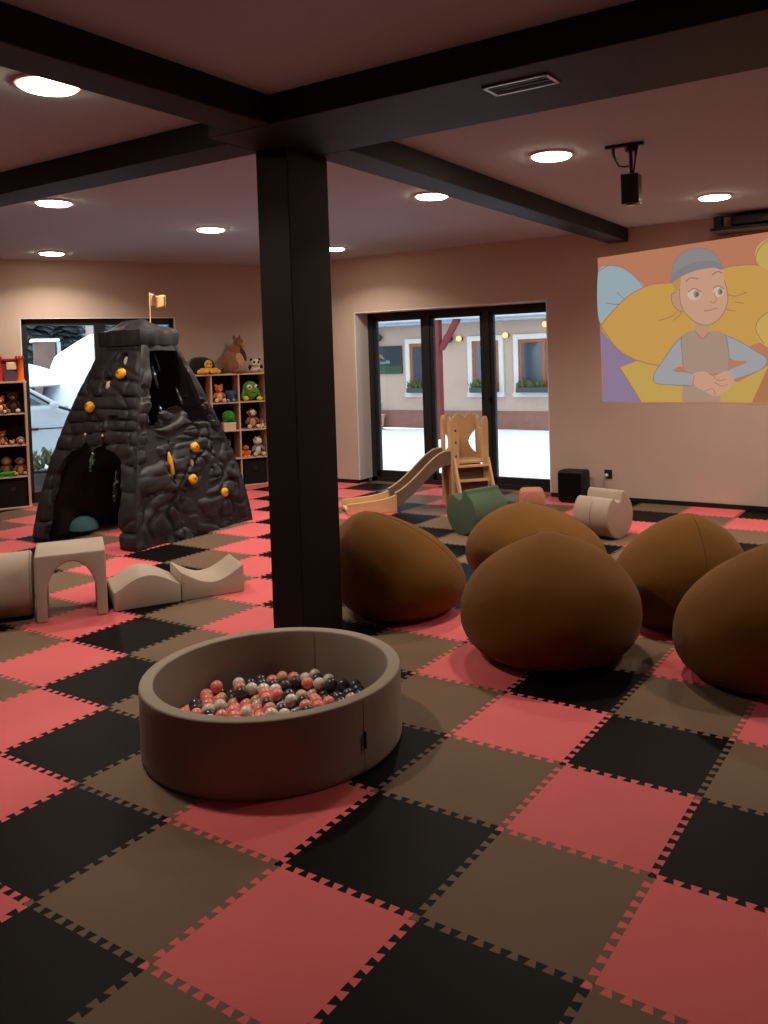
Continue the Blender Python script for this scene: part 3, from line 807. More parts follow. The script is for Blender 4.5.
CAVE = [(-.74, .36), (-.66, .43), (-.5, .475), (-.33, .495), (-.25, .52), (-.17, .495), (-.03, .46), (.10, .49), (.20, .515), (.30, .48), (.46, .465), (.60, .44), (.70, .36)]
SILL = [(-.75, .585), (-.5, .60), (-.42, .655), (.02, .675), (.26, .66), (.34, .585), (.55, .59), (.82, .57)]
def hole(face, u, t):
    if face == 'L':
        lft = -.74-.02*math.sin(t*40); rgt = .69+.02*math.sin(t*33)
        if lft < u < rgt and t < interp(CAVE, u): return True
    if face == 'R':
        lft = -.72+.16*(t-.58)/.4; rgt = .80+.04*math.sin(t*15)
        if lft < u < rgt and interp(SILL, u) < t < .972: return True
        for (a, b_, ra, rb) in ((.05, .375, .060, .022), (-.35, .37, .050, .085), (-.36, .235, .030, .022), (.52, .33, .022, .018), (-.28, .50, .026, .014), (.62, .44, .05, .02)):
            if ((u-a)/ra)**2+((t-b_)/rb)**2 < 1: return True
    if face in 'BK':
        for (fc, a, b_, r) in (('B', -.26, .39, .075), ('B', .26, .27, .05), ('B', .22, .18, .06),
                               ('K', .14, .91, .06), ('K', .42, .83, .08), ('K', -.24, .72, .06), ('K', .50, .62, .06)):
            if fc == face and ((u-a)*1.6)**2+((t-b_)*1.35)**2 < r*r*1.6: return True
    return False
pyr = thing('climbing_pyramid', 'charcoal rock-look climbing pyramid with yellow holds and a small flag', 'climbing frame', tuple(CQ), CTH)
DENTS = ((.30, .925, .22, .035), (-.13, .80, .15, .045), (.30, .615, .16, .03))
def rock_panel(face, seed):
    nu, nt_ = 110, 130
    thick = .035
    outer = {}; vs = []; fs = []
    def P(i, j):
        u = -1+2*i/nu; t = j/nt_
        p = face_pt(face, u, t); n = face_n(face, max(-.97, min(.97, u)), max(.02, min(.98, t)))
        ha, hb = halves(t); X = u*(ha if face in 'LK' else hb)
        edge = min(1, (1-abs(u))/.10)
        if face in 'LK': d = strata(X+seed*3, p.z, seed)
        elif face == 'R' and p.z < 1.2: d = organic(X, p.z, seed)*min(1, (1-abs(u))/.18)+strata(X+5, p.z, seed)*.35
        else: d = strata(X+seed*3, p.z, seed)*.8
        if face == 'L':
            for (a, b_, wu, wt) in DENTS:
                q_ = max(0, 1-abs(u-a)/wu)*max(0, 1-abs(t-b_)/wt); d -= .085*min(1, q_*2.2)
        # panel rims stand out a little round the cave
        d = d*(0.35+.65*edge)
        p.z = max(0.0, (p+n*d*.9).z) if j else 0.0
        q = p+Vector((n.x, n.y, 0))*d
        return q, n
    pts = [[P(i, j) for i in range(nu+1)] for j in range(nt_+1)]
    keep = [[not hole(face, -1+2*(i+.5)/nu, (j+.5)/nt_) for i in range(nu)] for j in range(nt_)]
    oi = {}; ii = {}
    def O(i, j):
        if (i, j) not in oi: oi[(i, j)] = len(vs); vs.append(pts[j][i][0])
        return oi[(i, j)]
    def I(i, j):
        if (i, j) not in ii:
            ii[(i, j)] = len(vs); p, n = pts[j][i]; base = face_pt(face, (-1+2*i/nu)*.97, j/nt_); nn = Vector((n.x, n.y, 0)).normalized()
            q = base-nn*thick; q.z = p.z; vs.append(q)
        return ii[(i, j)]
    for j in range(nt_):
        for i in range(nu):
            if not keep[j][i]: continue
            fs.append([O(i, j), O(i+1, j), O(i+1, j+1), O(i, j+1)])
            fs.append([I(i, j), I(i, j+1), I(i+1, j+1), I(i+1, j)])
            for (di, dj, a, b_) in ((-1, 0, (i, j), (i, j+1)), (1, 0, (i+1, j+1), (i+1, j)), (0, -1, (i+1, j), (i, j)), (0, 1, (i, j+1), (i+1, j+1))):
                k, l = i+di, j+dj
                if not (0 <= k < nu and 0 <= l < nt_) or not keep[l][k]:
                    fs.append([O(*a), O(*b_), I(*b_), I(*a)])
    bm = bmesh.new(); bv = [bm.verts.new(v) for v in vs]
    for f in fs: bm.faces.new([bv[q] for q in f])
    bmesh.ops.recalc_face_normals(bm, faces=bm.faces[:])
    return MB().frombm(bm).build('rock_panel', rock_m, pyr, angle=55)
for f_, sd in (('L', 1.0), ('R', 2.0), ('B', 3.0), ('K', 4.0)): rock_panel(f_, sd)
# rounded summit cap
def cap():
    m = MB(); n = 96; rows = [(.0, 1.06), (.0, 1.13), (.02, 1.16), (.10, 1.17), (.150, 1.13), (.165, 1.03), (.185, .86), (.205, .6), (.22, .3), (.225, 0)]
    rows = [(-.03, .8), (-.03, 1.08)]+rows; vs = []; fs = []
    for (z, sc) in rows:
        for i in range(n):
            a = 2*PI*i/n; c, s = math.cos(a), math.sin(a); k = 1/max(abs(c), abs(s)); k = k*.88+.12*1.2
            x, y = c*k*.226*sc, s*k*.206*sc
            d = noise.noise(Vector((x*7, y*7, z*9+3)))*.020+.02*noise.noise(Vector((x*16, y*16, 1)))*(sc > .3)
            zz = z+((.055*math.exp(-(((x-.06)/.09)**2+((y+.03)/.10)**2))+.05*math.exp(-(((x+.10)/.08)**2+((y+.05)/.09)**2))-.025) if z > .12 else 0)*min(1, (1.25-sc)*4)+.02*noise.noise(Vector((x*8+1, y*8+4, 2)))*(z > .05)
            ln = math.hypot(x, y) or 1
            vs.append((x*(1+d/ln*.9 if sc > .3 else 1), y*(1+d/ln*.9 if sc > .3 else 1), CH-.0+zz))
    for j in range(len(rows)-1):
        for i in range(n):
            i2 = (i+1) % n; fs.append([j*n+i, j*n+i2, (j+1)*n+i2, (j+1)*n+i])
    fs.append(list(range(n))[::-1])
    m.add(vs, fs); return m
cap().build('summit_cap', rock_m, pyr, angle=50)
# flag
fx, fy = .085, .06
fp = MB().tube([(fx, fy, CH+.15), (fx, fy, CH+.49)], .006, 8).build('flagpole', mat('flag_cream', (228, 196, 160), .7, .2), pyr)
m = MB(); vs = []; fs = []; nn = 14
for i in range(nn+1):
    for j in range(7):
        a = i/nn; zz = CH+.475-.125*j/6*(1-.10*a); vs.append((fx+.145*a*.80, fy+.145*a*.55+.012*math.sin(a*9)+.004, zz-.022*a+.008*math.sin(a*8+1)))
for i in range(nn):
    for j in range(6): fs.append([i*7+j, (i+1)*7+j, (i+1)*7+j+1, i*7+j+1])
m.add(vs, fs); fl_ = m.build('flag', mat('flag_cloth', (226, 176, 128), .9, .1, var=.25, vscale=40), fp)
sm = fl_.modifiers.new('thickness', 'SOLIDIFY'); sm.thickness = .002
def hold(face, u, t, r, m_, lift=.02, long=0.0, nm='hold_or_daylight_spot'):
    p = face_pt(face, u, t); n = face_n(face, u, t)
    M_ = Tr(*(p+n*lift)) @ n.to_track_quat('Z', 'Y').to_matrix().to_4x4()
    m = MB(); m.ball((0, 0, 0), (r, r*(1+long), r*.75), 18)
    for k, v in enumerate(m.v): m.v[k] = v*(1+.16*noise.noise(v*38+Vector((u*9, t*9, 1))))
    for k in range(len(m.v)): m.v[k] = M_ @ m.v[k]
    o = m.build(nm, m_, pyr)
    if not long:
        m = MB(); m.lathe([(0, r*.70), (r*.22, r*.76), (r*.26, r*.84), (r*.16, r*.90), (0, r*.88)], 12, M_); m.build('bolt', mat('hold_bolt', (150, 100, 20), .4, .5), o)
for (f_, u, t, r) in (('L', .45, .845, .050), ('L', -.32, .68, .050), ('R', .12, .45, .046), ('R', -.05, .29, .046), ('R', .5, .19, .042)): hold(f_, u, t, r, hold_m, .042)
hold('R', -.35, .385, .026, hold_m, -.005, 3.2)
hold('R', .05, .375, .022, holdw_m, .0, .8)
hold('L', .36, .925, .026, holdw_m, -.015, .6); hold('L', -.12, .80, .026, holdw_m, -.02, .7)  # pale lumps stand in for daylight seen through holes in the panel
hold('L', -.25, .545, .012, holdw_m, .035); hold('L', .21, .54, .012, holdw_m, .035)
t = thing('half_round_cushion', 'teal rounded cushion lying inside the dark climbing pyramid', 'cushion', (-5.70, 3.02, 0), .6)
MB().lathe([(0, 0), (.10, 0), (.13, .02), (.125, .07), (.095, .115), (.05, .138), (0, .145)], 32).build('cushion', mat('cushion_teal', (86, 130, 134), .85, .2, bump=.1, bscale=150), t)
MB().lathe([(.1285, .018), (.133, .024), (.1285, .032)], 32).build('piping', mat('cushion_piping', (62, 98, 104), .85, .2), t)

# ------------------------------------------------------------------ wooden slide
th = math.radians(15)
rv = Vector((.845, .535, 0)); fv = Vector((-.535, .845, 0))
SX = (-rv*math.cos(th)-fv*math.sin(th)).normalized()      # the chute leaves this way
SO = Vector((-3.255, 5.535, 0)) - (SX*.19+Vector((0, 0, 0)))
srz = math.atan2(SX.y, SX.x)                               # local +x = chute
# local +y must face the camera (ladder side)
sl = thing('toddler_slide', 'wooden toddler slide with scalloped tower, steps and grey-brown chute by the glass door', 'slide', (-3.13, 5.70, 0), srz)
W = .19; TH = .022
sgn = 1.0
ly = Vector((-SX.y, SX.x, 0))
if ly.dot(-fv) < 0: sgn = -1.0
chute_m = mat('chute_brown_felt', (118, 98, 86), .8, .2, var=.08, vscale=10)
step_m = mat('step_brown', (96, 74, 58), .75, .2, var=.1, vscale=10)
def scallop(x0, x1, z0, z1, n, amp, holes=(), open_=None):
    pts = [(x0, z0)]
    if open_: pts += [(open_[0], z0)]+[((open_[0]+open_[1])/2-(open_[1]-open_[0])/2*math.cos(PI*k/12), z0+open_[2]*math.sin(PI*k/12)**.6) for k in range(1, 12)]+[(open_[1], z0)]
    pts += [(x1, z0), (x1, z1)]
    for q in range(n):
        a0 = x1-(x1-x0)*q/n; a1 = x1-(x1-x0)*(q+1)/n
        for k in range(1, 11): pts.append((a0+(a1-a0)*k/10, z1+amp*math.sin(PI*k/10)**.7))
    return pts
def panel_x(name, poly, y, parent=sl, m_=wood_m):         # panel in the local XZ plane
    return MB().prism(poly, -y-TH/2, -y+TH/2, bev=.004, M=Matrix(((1, 0, 0, 0), (0, 0, -1, 0), (0, 1, 0, 0), (0, 0, 0, 1)))).build(name, m_, parent, smooth=False)
def panel_y(name, poly, x, parent=sl, m_=wood_m):         # panel in the local YZ plane
    return MB().prism(poly, x-TH/2, x+TH/2, bev=.004, M=Matrix(((0, 0, 1, 0), (1, 0, 0, 0), (0, 1, 0, 0), (0, 0, 0, 1)))).build(name, m_, parent, smooth=False)
yc = sgn*W                                                # camera-side plane
# side towards the chute: two posts with dark bolt dots, scalloped tops
panel_y('side_panel', scallop(-W, -.075, 0, .87, 1, .05), W)
panel_y('side_panel', scallop(.075, W, 0, .87, 1, .05), W)
# far side: solid scalloped panel with an oval cut on both sides, its lower half a wide arch
panel_x('back_panel', [(-W, .44), (W, .44), (W, .50)]+[(W-.085*math.sin(PI*k/12), .50+.26*k/12) for k in range(1, 12)]+[(W, .76)]+scallop(-W, W, .44, .87, 3, .06)[2:]+[(-W, .76)]+[(-W+.085*math.sin(PI*k/12), .76-.26*k/12) for k in range(1, 12)]+[(-W, .50)], -yc)
panel_x('leg_panel', scallop(-W, W, 0, .44, 1, .0, open_=(-W+.06, W-.06, .34)), -yc)
# outer side opposite the chute
panel_y('side_panel', scallop(-W, -.085, 0, .86, 1, .05), -W); panel_y('side_panel', scallop(.085, W, 0, .86, 1, .05), -W)
panel_y('guard_panel', [(-.09, .45), (.09, .45), (.09, .78), (-.09, .78)], -W)
# camera side: two narrow posts frame the steps
panel_x('front_post', scallop(-W, -W+.06, 0, .87, 1, .045), yc); panel_x('front_post', scallop(W-.075, W, 0, .88, 1, .05), yc)
MB().box((-W+.01, -W+.01, .44), (W-.01, W-.01, .465), bev=.004).build('platform', wood_m, sl, smooth=False)
# bolt dots on the tall post
for z in (.30, .40, .52, .66, .78):
    MB().lathe([(0, 0), (.012, 0), (.010, .006), (0, .007)], 12, Tr(W-.038, yc+sgn*TH/2, z) @ Rx(-PI/2*sgn)).build('bolt_cap', step_m, sl)
# steps with slanted rails
def rail(x):
    a = [(W+.012, .50), (W+.06, .50), (W+.31, .05), (W+.325, 0), (W+.255, 0), (W+.012, .40)]
    poly = [(sgn*p[0], p[1]) for p in a]
    if sgn < 0: poly = poly[::-1]
    return panel_y('ladder_rail', poly, x)
rail(-W+.012); rail(W-.012)
for k, (yy, z) in enumerate(((.235, .43), (.275, .29), (.335, .145))):
    st = MB().box((-W+.024, min(sgn*(yy-.045), sgn*(yy+.045)), z-.02), (W-.024, max(sgn*(yy-.045), sgn*(yy+.045)), z), bev=.004).build('step', wood_m, sl, smooth=False)
    y0 = sgn*(yy-.040)
    MB().box((-W+.026, min(y0-.006, y0+.006), z-.15), (W-.026, max(y0-.006, y0+.006), z-.021)).build('riser', step_m, st, smooth=False)
# chute
path = [(W-.01, .475), (W+.05, .475), (W+.12, .455), (W+.22, .385), (W+.36, .255), (W+.48, .155), (W+.58, .095), (W+.68, .065), (W+.82, .052), (W+1.08, .048)]
def chute_part(w0, w1, lo, hi):
    m = MB(); vs = []; n = len(P2)
    for (x, z) in P2:
        for (yy, dz) in ((w0, lo), (w1, lo), (w1, hi), (w0, hi)): vs.append((x, yy, z+dz))
    fs = []
    for k in range(n-1):
        for q in range(4):
            q2 = (q+1) % 4; fs.append([k*4+q, k*4+q2, (k+1)*4+q2, (k+1)*4+q])
    fs.append([3, 2, 1, 0]); fs.append([(n-1)*4+q for q in range(4)])
    m.add(vs, fs)
    bm = bmesh.new(); bv = [bm.verts.new(v) for v in m.v]
    for f in m.f: bm.faces.new([bv[q] for q in f])
    bmesh.ops.recalc_face_normals(bm, faces=bm.faces[:]); return MB().frombm(bm)
def spline(p, n):
    out = []
    for k in range(len(p)-1):
        p0, p1, p2, p3 = p[max(k-1, 0)], p[k], p[k+1], p[min(k+2, len(p)-1)]
        for q in range(n):
            t_ = q/n
            out.append(tuple(.5*((2*p1[i])+(-p0[i]+p2[i])*t_+(2*p0[i]-5*p1[i]+4*p2[i]-p3[i])*t_*t_+(-p0[i]+3*p1[i]-3*p2[i]+p3[i])*t_**3) for i in (0, 1)))
    out.append(p[-1]); return out
full = spline(path, 6)
P2 = [p for p in full if p[0] < W+.60]
ch = chute_part(-.15, .15, -.02, 0).build('chute', chute_m, sl, angle=50)
for s_ in (-1, 1):
    a, b_ = sorted((s_*.150, s_*.172))
    wl = chute_part(a, b_, -.045, .095).build('chute_side', chute_m, sl, angle=50)
    chute_part(a-.003, b_+.003, .095, .105).build('side_rim', wood_m, wl, angle=50)
P2 = [p for p in full if p[0] > W+.565]
chute_part(-.15, .15, -.02, .002).build('run_out', wood_m, sl, angle=50)
def runside(s_):
    a, b_ = sorted((s_*.150, s_*.176)); poly = []
    top = [(x, z+.085-.02*(x-W-.565)/.45) for (x, z) in P2]
    poly = [(P2[0][0], 0), (P2[-1][0], 0)]+top[::-1]
    MB().prism(poly, a, b_, bev=.006, M=Matrix(((1, 0, 0, 0), (0, 0, 1, 0), (0, 1, 0, 0), (0, 0, 0, 1)))).build('run_out_side', wood_m, sl, smooth=False)
runside(-1); runside(1)

# ------------------------------------------------------------------ speaker, socket, cable
t = thing('speaker', 'black rounded box speaker on the floor at the right end of the glass door', 'speaker', (-2.145, 6.22, 0), math.radians(2))
MB().prism([(-.14, -.11), (.14, -.11), (.14, .11), (-.14, .11)], .012, .33, bev=.028, seg=4).build('cabinet', mat('speaker_black', (26, 25, 25), .6, .3), t)
MB().box((-.118, -.1125, .035), (.118, -.1095, .31), bev=.001).build('grille', mat('speaker_cloth', (14, 14, 14), .95, .1, bump=.3, bscale=500), t, smooth=False)
for x in (-.1, .1):
    for y in (-.07, .07): MB().lathe([(0, 0), (.016, 0), (.016, .013), (0, .013)], 14, Tr(x, y, 0)).build('foot', black_m, t)
t = thing('wall_socket', 'dark wall socket above the beige saddle seat', 'socket', (-1.845, YW, .275))
MB().box((-.040, -.012, -.045), (.040, 0, .045), bev=.004).build('plate', mat('socket_brown', (44, 32, 28), .5, .3), t, smooth=False)
MB().lathe([(.026, 0), (.026, -.004), (.020, -.002), (0, -.0015)], 20, Tr(0, -.012, 0) @ Rx(-PI/2)).build('outlet', black_m, t)
m = MB(); m.lathe([(0, 0), (.017, 0), (.016, .022), (.007, .03), (0, .03)], 14, Tr(-.014, -.012, -.012) @ Rx(PI/2))
plug = m.build('plug', white_m, t)
o = MB().tube([(-1.858, YW-.045, .262), (-1.872, YW-.05, .20), (-1.885, YW-.04, .11), (-1.90, YW-.05, .03), (-1.95, YW-.06, .008), (-2.02, YW-.055, .008)], .006, 8).build('power_cable', mat('cable_grey', (150, 140, 132), .6, .3))
tag(o, 'thin pale power cable hanging from the wall socket to the speaker', 'cable')

# ------------------------------------------------------------------ hanging effect projector
t = thing('effect_projector', 'small black projector hanging from a ceiling rail with looped cables', 'projector', (-.435, 3.065, ZC), math.radians(6))
MB().box((-.115, -.018, -.018), (.115, .018, -.0005), bev=.004).build('mounting_rail', black_m, t, smooth=False)
MB().lathe([(0, -.05), (.026, -.048), (.030, -.03), (.034, -.018), (0, -.018)], 20, Tr(.03, 0, 0)).build('bracket_cup', black_m, t)
MB().tube([(.035, 0, -.045), (.035, 0, -.175)], .013, 12).build('rod', black_m, t)
MB().box((-.018, -.05, -.36), (.088, .05, -.185), bev=.006).build('lamp_body', mat('projector_body', (20, 19, 20), .35, .5), t, smooth=False)
MB().box((.055, -.052, -.35), (.082, -.049, -.20), bev=.001).build('heat_sink', mat('projector_fins', (58, 56, 56), .4, .5, metal=.5), t, smooth=False)
MB().lathe([(0, -.366), (.028, -.366), (.032, -.36), (0, -.36)], 20, Tr(.035, 0, 0)).build('lens', mat('projector_lens', (60, 70, 80), .1, .8), t)
MB().tube([(-.068, 0, -.018), (-.068, 0, -.05), (-.055, .002, -.09), (-.035, 0, -.125), (0, 0, -.135), (.022, 0, -.13)], [.012, .010, .005, .005, .005, .005], 8).build('cable', black_m, t)
MB().tube([(.072, 0, -.018), (.068, 0, -.045), (.064, -.004, -.09), (.058, 0, -.13), (.050, 0, -.19)], [.012, .010, .005, .005, .005], 8).build('cable', black_m, t)

# ------------------------------------------------------------------ projector on its wall shelf above the picture
t = thing('wall_shelf', 'black wall shelf above the cartoon projection holding a projector', 'shelf', (-.24, YW, 2.60))
MB().box((-.47, -.31, 0), (.75, -.0005, .028), bev=.004).build('board', black_m, t, smooth=False)
MB().box((-.46, -.02, .028), (.74, -.0005, .06), bev=.003).build('wall_rail', black_m, t, smooth=False)
t = thing('media_box', 'small black media box standing upright at the left end of the wall shelf', 'box', (-.645, YW-.24, 2.628))
MB().box((-.035, -.045, 0), (.035, .045, .105), bev=.005).build('case', black_m, t, smooth=False)
MB().box((-.026, -.0465, .07), (.026, -.0445, .09), bev=.0005).build('panel', mat('media_panel', (50, 50, 54), .2, .6), t, smooth=False)
t = thing('projector', 'dark video projector lying on the wall shelf above the picture', 'projector', (-.22, YW-.18, 2.628))
MB().prism([(-.30, -.10), (.30, -.10), (.32, -.06), (.32, .10), (-.32, .10), (-.32, -.06)], .01, .105, bev=.014, seg=3).build('case', mat('projector_case', (34, 32, 32), .45, .4), t)
MB().lathe([(.045, 0), (.045, .012), (.036, .012), (.03, .004), (0, .006)], 24, Tr(.17, -.10, .058) @ Rx(PI/2)).build('lens', mat('projector_lens', (60, 70, 80), .1, .8), t)
m = MB()
for k in range(7): m.box((-.26+k*.03, -.1035, .03), (-.246+k*.03, -.099, .085))
m.build('vent_grille', black_m, t, smooth=False)
for x in (-.25, .25):
    for y in (-.06, .07): MB().lathe([(0, 0), (.012, 0), (.012, .012), (0, .012)], 12, Tr(x, y, 0)).build('foot', black_m, t)
o = MB().tube([(-.60, YW-.20, 2.634), (-.57, YW-.17, 2.70), (-.52, YW-.2, 2.712), (-.50, YW-.28, 2.66), (-.555, YW-.10, 2.635)], .006, 8).build('cable', mat('cable_pale', (140, 130, 122), .6, .3)); o.name = 'projector_cable'
tag(o, 'looped pale cable between media box and projector on the wall shelf', 'cable')
# ------------------------------------------------------------------ cube shelves along the slanted wall
ZROW = [0.0, .345, .69, 1.035, 1.38]
def cube_shelf(label, edges):
    t = thing('cube_shelf', label, 'shelf', tuple(P0), ANG)
    y0, y1 = -.31, -.012
    MB().box((edges[0]-.02, y0, 1.38), (edges[-1]+.02, y1, 1.40), bev=.003).build('top_board', shelfw_m, t, smooth=False)
    MB().box((edges[0]-.02, y0, .005), (edges[-1]+.02, y1, .025), bev=.003).build('bottom_board', shelfw_m, t, smooth=False)
    for k, e in enumerate(edges):
        q = .013 if k in (0, len(edges)-1) else .008
        MB().box((e-q, y0, .02), (e+q, y1, 1.385), bev=.002).build('side_panel' if k in (0, len(edges)-1) else 'divider', shelfw_m, t, smooth=False)
    for a, b_ in zip(edges, edges[1:]):
        for z in ZROW[1:4]:
            MB().box((a+.006, y0+.002, z), (b_-.006, y1, z+.016), bev=.002).build('shelf_board', shelfw_m, t, smooth=False)
    MB().box((edges[0], y1-.006, .02), (edges[-1], y1, 1.385)).build('back_panel', shelfd_m, t, smooth=False)
    return t
cube_shelf('open cube shelf of plush toys at the far left edge of the photo', [-.835, -.495, -.155, .172])
cube_shelf('open cube shelf of plush toys between the climbing pyramid and the dark column', [1.895, 2.20, 2.535, 2.87, 3.20])
binm = mat('storage_bin_black', (30, 27, 26), .85, .15, bump=.1, bscale=200)
def storage_bin(s, label):
    t = thing('storage_bin', label, 'box', tuple(wp(s, .17, .025)), ANG, 'black storage bins')
    m = MB(); a = .138
    m.box((-a, -.125, 0), (a, .125, .008)); m.box((-a, -.125, 0), (a, -.117, .285), bev=.003); m.box((-a, .117, 0), (a, .125, .285), bev=.003)
    m.box((-a, -.125, 0), (-a+.008, .125, .285), bev=.003); m.box((a-.008, -.125, 0), (a, .125, .285), bev=.003)
    m.build('bin_body', binm, t, smooth=False)
    MB().lathe([(.022, 0), (.022, .003), (.014, .003), (.014, 0)], 20, Tr(0, -.126, .2) @ Rx(PI/2)).build('grip_ring', mat('bin_ring', (52, 48, 46), .5, .4), t)
storage_bin(.008, 'black storage bin in the lowest cube of the left shelf, nearest the window')
storage_bin(-.325, 'black storage bin at the photo edge, lowest cube of the left shelf')
storage_bin(2.37, 'black storage bin low in the right shelf behind the pyramid edge')
storage_bin(2.70, 'black storage bin in the lowest cube under the cow plush')
storage_bin(3.035, 'black storage bin in the lowest cube behind the dark column')

def plush_mat(name, rgb): return mat('plush_'+name, rgb, .95, .1, bump=.35, bscale=110, var=.12, vscale=18, sheen=.3)
BLK = mat('plush_eye_black', (16, 14, 14), .25, .6); WHT = mat('plush_eye_white', (236, 234, 228), .4, .4)
FACE = math.radians(-120)
def plush(name, label, s, off, z, parts, turn=0.0, scale=1.0, group=None):
    """parts: (part name, centre, radii, material[, rot_z]); +y looks into the room, +x is to the left in the photo"""
    t = thing(name, label, 'plush toy', tuple(wp(s, off, z)), FACE+turn, group)
    zmin = min(p[1][2]-p[2][2] for p in parts)
    for p in parts:
        nm, c, r, m_ = p[:4]
        m = MB(); rr = [q*scale for q in r]
        m.ball((0, 0, 0), rr, 18)
        M_ = Tr(c[0]*scale, c[1]*scale, (c[2]-zmin)*scale+.0008)
        if len(p) > 4: M_ = M_ @ Matrix.Rotation(p[4], 4, 'Y')
        if len(p) > 5: M_ = M_ @ Rx(p[5])
        for k, v in enumerate(m.v):
            d = 1+.05*noise.noise(v*40+Vector((s*9, z*7, 1))) if max(r) > .02 else 1
            m.v[k] = M_ @ (v*d)
        m.build(nm, m_, t)
    return t
def sitting(body, belly, head, muz, ear, ear_z=1.0, eye=True, limb=None, ear_long=False, nose=BLK):
    limb = limb or body
    L = [('body', (0, 0, .085), (.062, .052, .078), body), ('belly', (0, .022, .082), (.045, .038, .058), belly),
         ('head', (0, .012, .198), (.056, .050, .052), head), ('muzzle', (0, .056, .186), (.026, .020, .020), muz), ('nose', (0, .074, .192), (.009, .007, .006), nose)]
    for q in (-1, 1):
        L += [('arm', (q*.062, .026, .105), (.020, .022, .048), limb, q*-.5), ('leg', (q*.052, .062, .030), (.026, .048, .026), limb), ('foot', (q*.056, .100, .034), (.024, .016, .028), muz)]
        if ear_long: L.append(('ear', (q*.054, .0, .205), (.012, .018, .048), ear, q*-.35))
        else: L.append(('ear', (q*.043, .0, .198+.042*ear_z), (.021, .010, .021), ear))
        if eye: L.append(('eye', (q*.020, .056, .208), (.0065, .005, .0065), BLK))
    return L
brown = plush_mat('brown', (140, 96, 66)); dbrown = plush_mat('dark_brown', (78, 50, 36)); tan = plush_mat('tan', (196, 154, 112)); cream = plush_mat('cream', (224, 206, 178))
yellow = plush_mat('yellow', (232, 176, 74)); orange = plush_mat('orange', (226, 112, 40)); green = plush_mat('green', (96, 150, 44)); dgreen = plush_mat('bright_green', (48, 140, 40))
blue = plush_mat('blue', (62, 86, 128)); lblue = plush_mat('light_blue', (110, 140, 176)); pblack = plush_mat('black', (34, 30, 30)); pwhite = plush_mat('white', (222, 214, 202)); grey = plush_mat('grey', (146, 138, 130)); lyel = plush_mat('lemon', (206, 206, 50)); rust = plush_mat('rust', (160, 80, 50))

ZT = 1.401
# --- on top of the right shelf
t = thing('plush_cushion', 'black bulging plush cushion at the back on top of the right shelf', 'cushion', tuple(wp(2.12, .135, ZT)), FACE)
m = MB(); m.ball((0, 0, 0), (.175, .10, .125), 28)
for k, v in enumerate(m.v):
    v = v*(1+.10*noise.noise(v*9+Vector((4, 2, 1)))); v.z = max(-.085, v.z); m.v[k] = v+Vector((0, 0, .086))
m.build('cushion', pblack, t)
m = MB(); m.tube([(.172*math.cos(a*PI/12), .0, .092+.12*max(-.70, math.sin(a*PI/12))) for a in range(-2, 15)], .004, 6); m.build('piping', mat('plush_black_piping', (52, 46, 44), .8, .2), t)
oct_parts = [('head', (0, 0, .115), (.048, .044, .060), yellow), ('eye', (-.018, .040, .125), (.008, .006, .009), BLK), ('eye', (.018, .040, .125), (.008, .006, .009), BLK), ('snout', (0, .046, .100), (.018, .014, .012), cream)]
for k, (x, y) in enumerate(((-.115, .02), (-.075, .045), (-.035, .055), (.035, .055), (.075, .045), (.115, .02))):
    oct_parts.append(('tentacle', (x, y, .030), (.028, .026, .028), yellow)); oct_parts.append(('tentacle', (x*.55, y*.5, .052), (.046, .022, .022), yellow, -.35 if x > 0 else .35))
plush('plush_octopus', 'yellow plush octopus lying in front of the black cushion on the right shelf', 2.185, .262, ZT, oct_parts)
big = [('body', (0, 0, .135), (.125, .105, .135), brown, .10), ('belly', (-.055, .035, .125), (.075, .085, .115), tan), ('chest', (-.035, .01, .245), (.078, .070, .085), brown, -.35),
       ('head', (-.075, .02, .345), (.056, .050, .058), brown), ('muzzle', (-.120, .028, .325), (.040, .036, .034), tan), ('nose', (-.157, .03, .333), (.010, .012, .008), BLK),
       ('ear', (-.035, -.015, .405), (.014, .020, .026), brown), ('ear', (-.085, .040, .405), (.014, .020, .026), brown), ('eye', (-.108, .062, .355), (.007, .006, .008), BLK),
       ('arm', (-.115, .055, .215), (.030, .030, .085), dbrown, .35), ('arm', (-.070, -.06, .215), (.028, .028, .08), dbrown, .35), ('leg', (.015, .095, .085), (.066, .040, .085), brown, -.2), ('foot', (-.045, .135, .020), (.070, .030, .022), brown), ('leg', (-.03, -.10, .06), (.07, .035, .06), brown), ('tail', (.13, -.03, .05), (.055, .035, .030), brown)]
plush('plush_kangaroo', 'big brown plush kangaroo sitting on top of the right shelf, looking right', 2.50, .165, ZT, big, scale=1.08)
panda = [('body', (0, 0, .045), (.075, .055, .050), pwhite), ('head', (0, .03, .115), (.062, .052, .056), pwhite), ('muzzle', (0, .078, .100), (.022, .016, .016), cream), ('nose', (0, .093, .105), (.008, .006, .006), BLK)]
for q in (-1, 1): panda += [('eye_patch', (q*.026, .070, .124), (.016, .012, .020), pblack, q*.4), ('ear', (q*.052, .02, .158), (.020, .014, .020), pblack), ('leg', (q*.055, .06, .022), (.030, .040, .024), tan), ('arm', (q*.074, .03, .06), (.020, .024, .036), pblack)]
plush('plush_panda', 'small white plush panda with black eye patches at the right end on the shelf top', 2.775, .20, ZT, panda, scale=.98)
